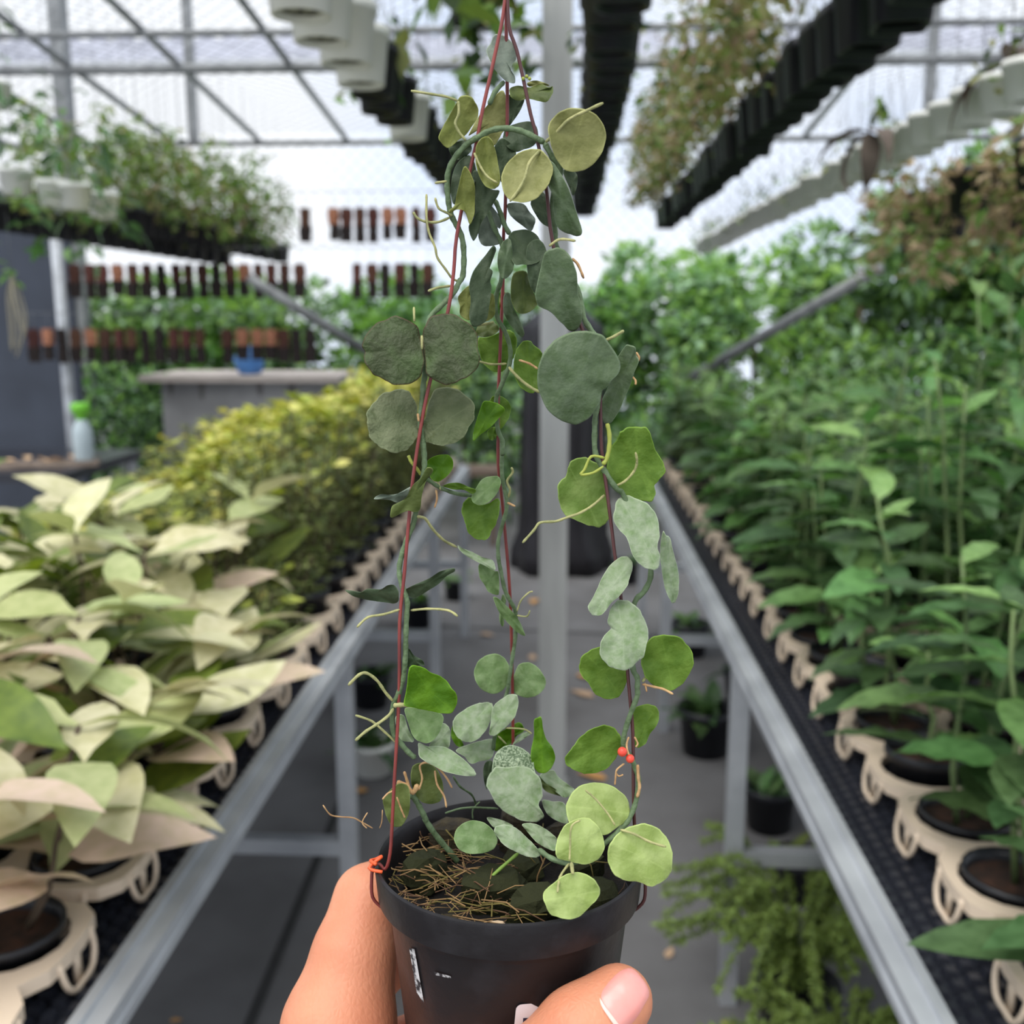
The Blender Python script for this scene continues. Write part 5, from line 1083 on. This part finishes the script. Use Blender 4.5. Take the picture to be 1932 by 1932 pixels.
BER = mat('coral_red_berry', (226, 76, 58), .35, var=.15, nscale=300, sss=.2)
def ball(px, py, off, rpx, name, m, parent):
    c = loc(PP(px, py, off/1000)); r = rpx*.338/F; mb = MB(); prof_ = [(max(.00002, r*math.sin(math.pi*i/10)), -r*math.cos(math.pi*i/10)) for i in range(11)]
    mb.lathe(prof_, 16, off=tuple(c)); return mb.build(name, m, parent)
ball(*zp('I', 1403, 497), -17, 9.0, 'berry', BER, vR); ball(*zp('I', 1465, 552), -17, 8.2, 'berry', BER, vR)
for u, v in ((1045, 545), (1075, 525), (1100, 545)):
    ball(*zp('A', u, v), -2, 3.2, 'bud', YST, vM)
# --- wire hanger (a thing of its own)
hg = empty('wire_hanger', label='three-legged red-brown wire hanger hooked onto the black pot rim', cat='hanger'); hg.matrix_world = POTM
RW = mat('red_brown_coated_wire', (138, 58, 50), .4, rgb2=(104, 42, 40), nscale=60, spec=.5)
def wire(pts, offs, name, m, r=3.3):
    n = len(pts); o3 = []
    for i, (x, y) in enumerate(pts):
        f = (y+20)/(1640+20); o3.append(INV @ PP(x, y, (offs[0]+(offs[1]-offs[0])*f)/1000))
    return o3
def wbuild(o3, name, m, r): return MB().tube(crom(o3, 3), r*.338/F, 8).build(name, m, hg)
wl = wire([(957,-40),(949,30),(938,84),(925,143),(910,210),(899,269),(888,317),(862,443),(856,512),(845,588),(812,717),(797,788),(783,875),(774,950),(763,1081),(754,1174),(753,1310),(744,1473),(740,1550),(736,1610),(727,1640)], (0, -11), 'leg', RW)
wr_ = wire([(957,-40),(960,47),(975,95),(988,152),(1001,215),(1013,260),(1030,350),(1045,469),(1090,600),(1128,700),(1133,776),(1135,846),(1145,926),(1155,1003),(1160,1046),(1171,1122),(1186,1289),(1194,1383),(1195,1490),(1197,1552)], (0, -13), 'leg', RW)
wb_ = wire([(957,-40),(955,43),(957,160),(957,237),(955,320),(953,400),(950,447),(949,534),(944,653),(940,751),(940,792),(940,875),(946,932),(953,1006),(962,1118),(966,1245),(968,1397),(968,1470)], (0, 46), 'leg', RW)
def rimhook(a):   # over the rim, outside, below the band and back
    c, s = math.cos(a), math.sin(a)
    return [(r*c, r*s, z) for r, z in ((.0448, .0016), (.0468, .0008), (.0474, -.004), (.0472, -.010), (.0448, -.0135), (.0432, -.0145))]
def angof(v): return math.atan2(v.y, v.x)
for o3, nm_, shade in ((wl, 'wire_leg', RW), (wr_, 'wire_leg', mat('dark_brown_coated_wire', (84, 48, 46), .4, var=.2)), (wb_, 'wire_leg', RW)):
    a = angof(o3[-1]); last = o3[-1]
    if o3 is wl: a = math.radians(196)
    if o3 is wr_: a = math.radians(-12)
    if o3 is wb_: a = math.radians(90)
    wbuild(o3+[Vector(q) for q in rimhook(a)], nm_, shade, 3.3)
OR = mat('orange_wire_twist', (226, 92, 46), .4, var=.1)
c, s = math.cos(math.radians(196)), math.sin(math.radians(196))
MB().tube(crom([(.0452*c, .0452*s-.003, .003), (.0476*c, .0476*s, .0030), (.0462*c, .0462*s+.0025, .0022), (.044*c, .044*s, .004), (.0478*c, .0478*s-.002, .0015), (.043*c, .043*s-.004, .0005)], 4), .0006, 7).build('orange_twist', OR, hg)
big = MB().tube(crom([wl[0], wl[0]+Vector((0, 0, .012)), wl[0]+Vector((.004, 0, .03)), wl[0]+Vector((.018, 0, .036)), wl[0]+Vector((.026, 0, .026))], 5), .0009, 8); big.build('top_hook', RW, hg)

# ------------------------------------------------------------------ the hand (smooth-blended solid, meshed as one surface)
def hp(px, py, d): return P(px, py, d)
CAPS = []   # (a, b, ra, rb, k)
def chain(pts, rs):
    for i in range(len(pts)-1): CAPS.append((pts[i], pts[i+1], rs[i], rs[i+1]))
TH = [hp(655, 2330, .352), hp(795, 2150, .328), hp(1006, 2024, .3125), hp(1092, 1946, .3130), hp(1166, 1888, .3185)]
chain(TH, [.019, .0148, .0117, .0122, .0110])
IDX = [hp(640, 1935, .372), hp(668, 1800, .380), hp(692, 1695, .389), hp(748, 1656, .4065), hp(850, 1660, .4175), hp(950, 1672, .417)]
chain(IDX, [.0200, .0148, .0116, .0098, .0088, .0078])
MID = [hp(625, 2060, .385), hp(655, 1930, .400), hp(700, 1830, .412), hp(775, 1795, .4225), hp(880, 1805, .423), hp(975, 1820, .416)]
chain(MID, [.0175, .0135, .0112, .0098, .0088, .0078])
RNG = [hp(630, 2190, .388), hp(680, 2060, .404), hp(735, 1985, .414), hp(805, 1950, .4205), hp(895, 1955, .4195), hp(980, 1965, .412)]
chain(RNG, [.0170, .0128, .0106, .0092, .0084, .0074])
LIT_ = [hp(650, 2310, .386), hp(715, 2190, .400), hp(770, 2130, .408), hp(825, 2100, .4135), hp(895, 2100, .4125), hp(960, 2105, .406)]
chain(LIT_, [.0160, .0112, .0090, .0082, .0074, .0066])
WR = hp(560, 2620, .375)
chain([hp(640, 1935, .372), hp(600, 2250, .372), WR], [.0200, .0245, .0255]); chain([hp(655, 2330, .352), WR], [.019, .025]); chain([hp(650, 2310, .386), WR], [.016, .024])
chain([hp(700, 2060, .356), hp(760, 2160, .345)], [.0135, .0135]); chain([WR, hp(480, 3100, .40)], [.0262, .030])
chain([hp(610, 2060, .366), hp(660, 2250, .356)], [.018, .019])
def hand_sdf(X):
    d = None; K = 0.0085
    for a, b_, ra, rb in CAPS:
        a = np.array(a, np.float32); b2 = np.array(b_, np.float32); ab = b2-a; L2 = float(ab @ ab)
        t = np.clip(((X-a) @ ab)/L2, 0, 1); q = X-a-t[:, None]*ab; g = np.sqrt((q*q).sum(1))-(ra+(rb-ra)*t)
        if d is None: d = g
        else:
            h = np.maximum(K-np.abs(d-g), 0)/K; d = np.minimum(d, g)-h*h*h*K/6
    return d
def surface_nets(lo, hi, vs, fn):
    n = np.ceil((np.array(hi)-np.array(lo))/vs).astype(int)+1
    ax = [lo[i]+vs*np.arange(n[i]) for i in range(3)]
    Gx = np.stack(np.meshgrid(*ax, indexing='ij'), -1).reshape(-1, 3).astype(np.float32)
    D = fn(Gx).reshape(n); s = D < 0
    offs = [(i, j, k) for i in (0, 1) for j in (0, 1) for k in (0, 1)]
    c = lambda A, o: A[o[0]:n[0]-1+o[0], o[1]:n[1]-1+o[1], o[2]:n[2]-1+o[2]]
    cnt_ = sum(c(s, o).astype(np.int8) for o in offs); act = (cnt_ > 0) & (cnt_ < 8)
    idx = np.full(act.shape, -1, np.int64); ids = np.argwhere(act); idx[act] = np.arange(len(ids))
    acc = np.zeros((len(ids), 3)); num = np.zeros(len(ids))
    for o in offs:
        for a in range(3):
            if o[a]: continue
            o2 = list(o); o2[a] = 1; o2 = tuple(o2)
            d0 = c(D, o)[act]; d1 = c(D, o2)[act]; cr = (d0 < 0) != (d1 < 0); t = np.where(cr, d0/np.where(cr, d0-d1, 1), 0)
            p = np.tile(np.array(o, float), (len(ids), 1)); p[:, a] += t; acc[cr] += p[cr]; num[cr] += 1
    V = np.array(lo)+(ids+acc/num[:, None])*vs; Fs = []
    for a in range(3):
        b_, c_ = (a+1) % 3, (a+2) % 3; sl0 = [slice(None)]*3; sl1 = [slice(None)]*3; sl0[a] = slice(0, n[a]-1); sl1[a] = slice(1, n[a])
        A0, A1 = s[tuple(sl0)], s[tuple(sl1)]; E = np.argwhere(A0 != A1)
        ok = (E[:, b_] > 0) & (E[:, c_] > 0) & (E[:, b_] < n[b_]-1) & (E[:, c_] < n[c_]-1); E = E[ok]; ins = A0[tuple(E.T)]
        def g(db, dc): q = E.copy(); q[:, b_] -= db; q[:, c_] -= dc; return idx[tuple(q.T)]
        q = np.stack([g(0, 0), g(1, 0), g(1, 1), g(0, 1)], 1); q[~ins] = q[~ins][:, ::-1]; Fs.append(q)
    return V, np.concatenate(Fs)
allp = np.array([list(v) for cp_ in CAPS for v in cp_[:2]]); lo_ = allp.min(0)-.035; hi_ = allp.max(0)+.035
hv, hf = surface_nets(lo_, hi_, .0018, hand_sdf)
# light smoothing
adj = [[] for _ in range(len(hv))]
ea = np.concatenate([hf[:, [0, 1]], hf[:, [1, 2]], hf[:, [2, 3]], hf[:, [3, 0]]]); 
for _ in range(4):
    sm = np.zeros_like(hv); ct = np.zeros(len(hv)); np.add.at(sm, ea[:, 0], hv[ea[:, 1]]); np.add.at(ct, ea[:, 0], 1); np.add.at(sm, ea[:, 1], hv[ea[:, 0]]); np.add.at(ct, ea[:, 1], 1)
    hv = hv*.5+.5*sm/np.maximum(ct, 1)[:, None]
# skin material: warm tone, redder creases
def skin():
    m = mat('warm_skin', (214, 146, 112), .5, rgb2=(198, 126, 94), nscale=38, sss=.18, spec=.35, lo=.3, hi=.7)
    nt = m.node_tree; N = nt.nodes; L = nt.links; b_ = N['Principled BSDF']; tcn = N.new('ShaderNodeTexCoord')
    v1 = N.new('ShaderNodeTexVoronoi'); v1.feature = 'DISTANCE_TO_EDGE'; v1.inputs['Scale'].default_value = 520
    mp = N.new('ShaderNodeMapping'); mp.inputs['Rotation'].default_value = (.4, .3, .7); mp.inputs['Scale'].default_value = (1, 1, .45); L.new(tcn.outputs['Object'], mp.inputs['Vector']); L.new(mp.outputs['Vector'], v1.inputs['Vector'])
    n2 = N.new('ShaderNodeTexNoise'); n2.inputs['Scale'].default_value = 120; n2.inputs['Detail'].default_value = 6; L.new(tcn.outputs['Object'], n2.inputs['Vector'])
    w = N.new('ShaderNodeTexWave'); w.inputs['Scale'].default_value = 42; w.inputs['Distortion'].default_value = 9; w.inputs['Detail'].default_value = 3; L.new(mp.outputs['Vector'], w.inputs['Vector'])
    ad = N.new('ShaderNodeMath'); ad.operation = 'MULTIPLY_ADD'; ad.inputs[1].default_value = 2.0; L.new(v1.outputs['Distance'], ad.inputs[0]); L.new(n2.outputs['Fac'], ad.inputs[2])
    ad2 = N.new('ShaderNodeMath'); ad2.operation = 'MULTIPLY_ADD'; ad2.inputs[1].default_value = .25; L.new(w.outputs['Fac'], ad2.inputs[0]); L.new(ad.outputs[0], ad2.inputs[2])
    bp = N.new('ShaderNodeBump'); bp.inputs['Strength'].default_value = .3; bp.inputs['Distance'].default_value = .0004; L.new(ad2.outputs[0], bp.inputs['Height']); L.new(bp.outputs['Normal'], b_.inputs['Normal'])
    return m
SKIN = skin()
pr = empty('person', tuple(hp(480, 3100, .40)), label='bare left hand gripping the black pot, thumb across its front', cat='person')
iv = pr.location; me = newmesh('hand', hv-np.array(iv), [tuple(int(i) for i in f) for f in hf], SKIN); hand = link('hand', me, pr)
# thumb nail: outline carried onto the thumb surface
def onhand(px, py, push):
    d = ray(px, py).normalized(); t = .2
    for _ in range(200):
        p = CAM+d*t; g = float(hand_sdf(np.array([list(p)], np.float32))[0])-push
        if g < 1e-5: break
        t += max(g*.8, 1e-5)
    return p-iv
def patch(name, pts, m, parent, push, dome=0.0):
    ol = crom([Vector((*zp('K', u, v), 0)) for u, v in pts], 3, True); n = len(ol); c = sum(ol, Vector())/n; V = [onhand(c.x, c.y, push+dome)]
    for t in (.3, .6, .85, 1.0):
        for q in ol: w_ = c+(q-c)*t; V.append(onhand(w_.x, w_.y, push*(1 if t < 1 else -.3)+dome*(1-t*t)))
    Fc = [(0, 1+i, 1+(i+1) % n) for i in range(n)]+[(1+r*n+i, 1+(r+1)*n+i, 1+(r+1)*n+(i+1) % n, 1+r*n+(i+1) % n) for r in range(3) for i in range(n)]
    return link(name, newmesh(name, V, [f[::-1] for f in Fc], m), parent)
NAIL = mat('thumb_nail', (232, 160, 150), .25, rgb2=(226, 146, 134), nscale=60, spec=.6, sss=.1)
patch('nail', [(1230, 850), (1280, 760), (1400, 640), (1510, 615), (1590, 690), (1650, 780), (1665, 860), (1620, 950), (1540, 1080), (1420, 1180), (1330, 1080), (1245, 940)], NAIL, hand, .0004, .0006)
CUT = mat('nail_fold_highlight', (240, 205, 190), .4, var=.05)  # pale colour paints the highlight along the skin fold and cuticle
patch('nail_fold', [(1215, 880), (1245, 930), (1330, 1040), (1410, 1150), (1430, 1200), (1360, 1150), (1280, 1040), (1225, 950)], CUT, hand, .0005, .0002)
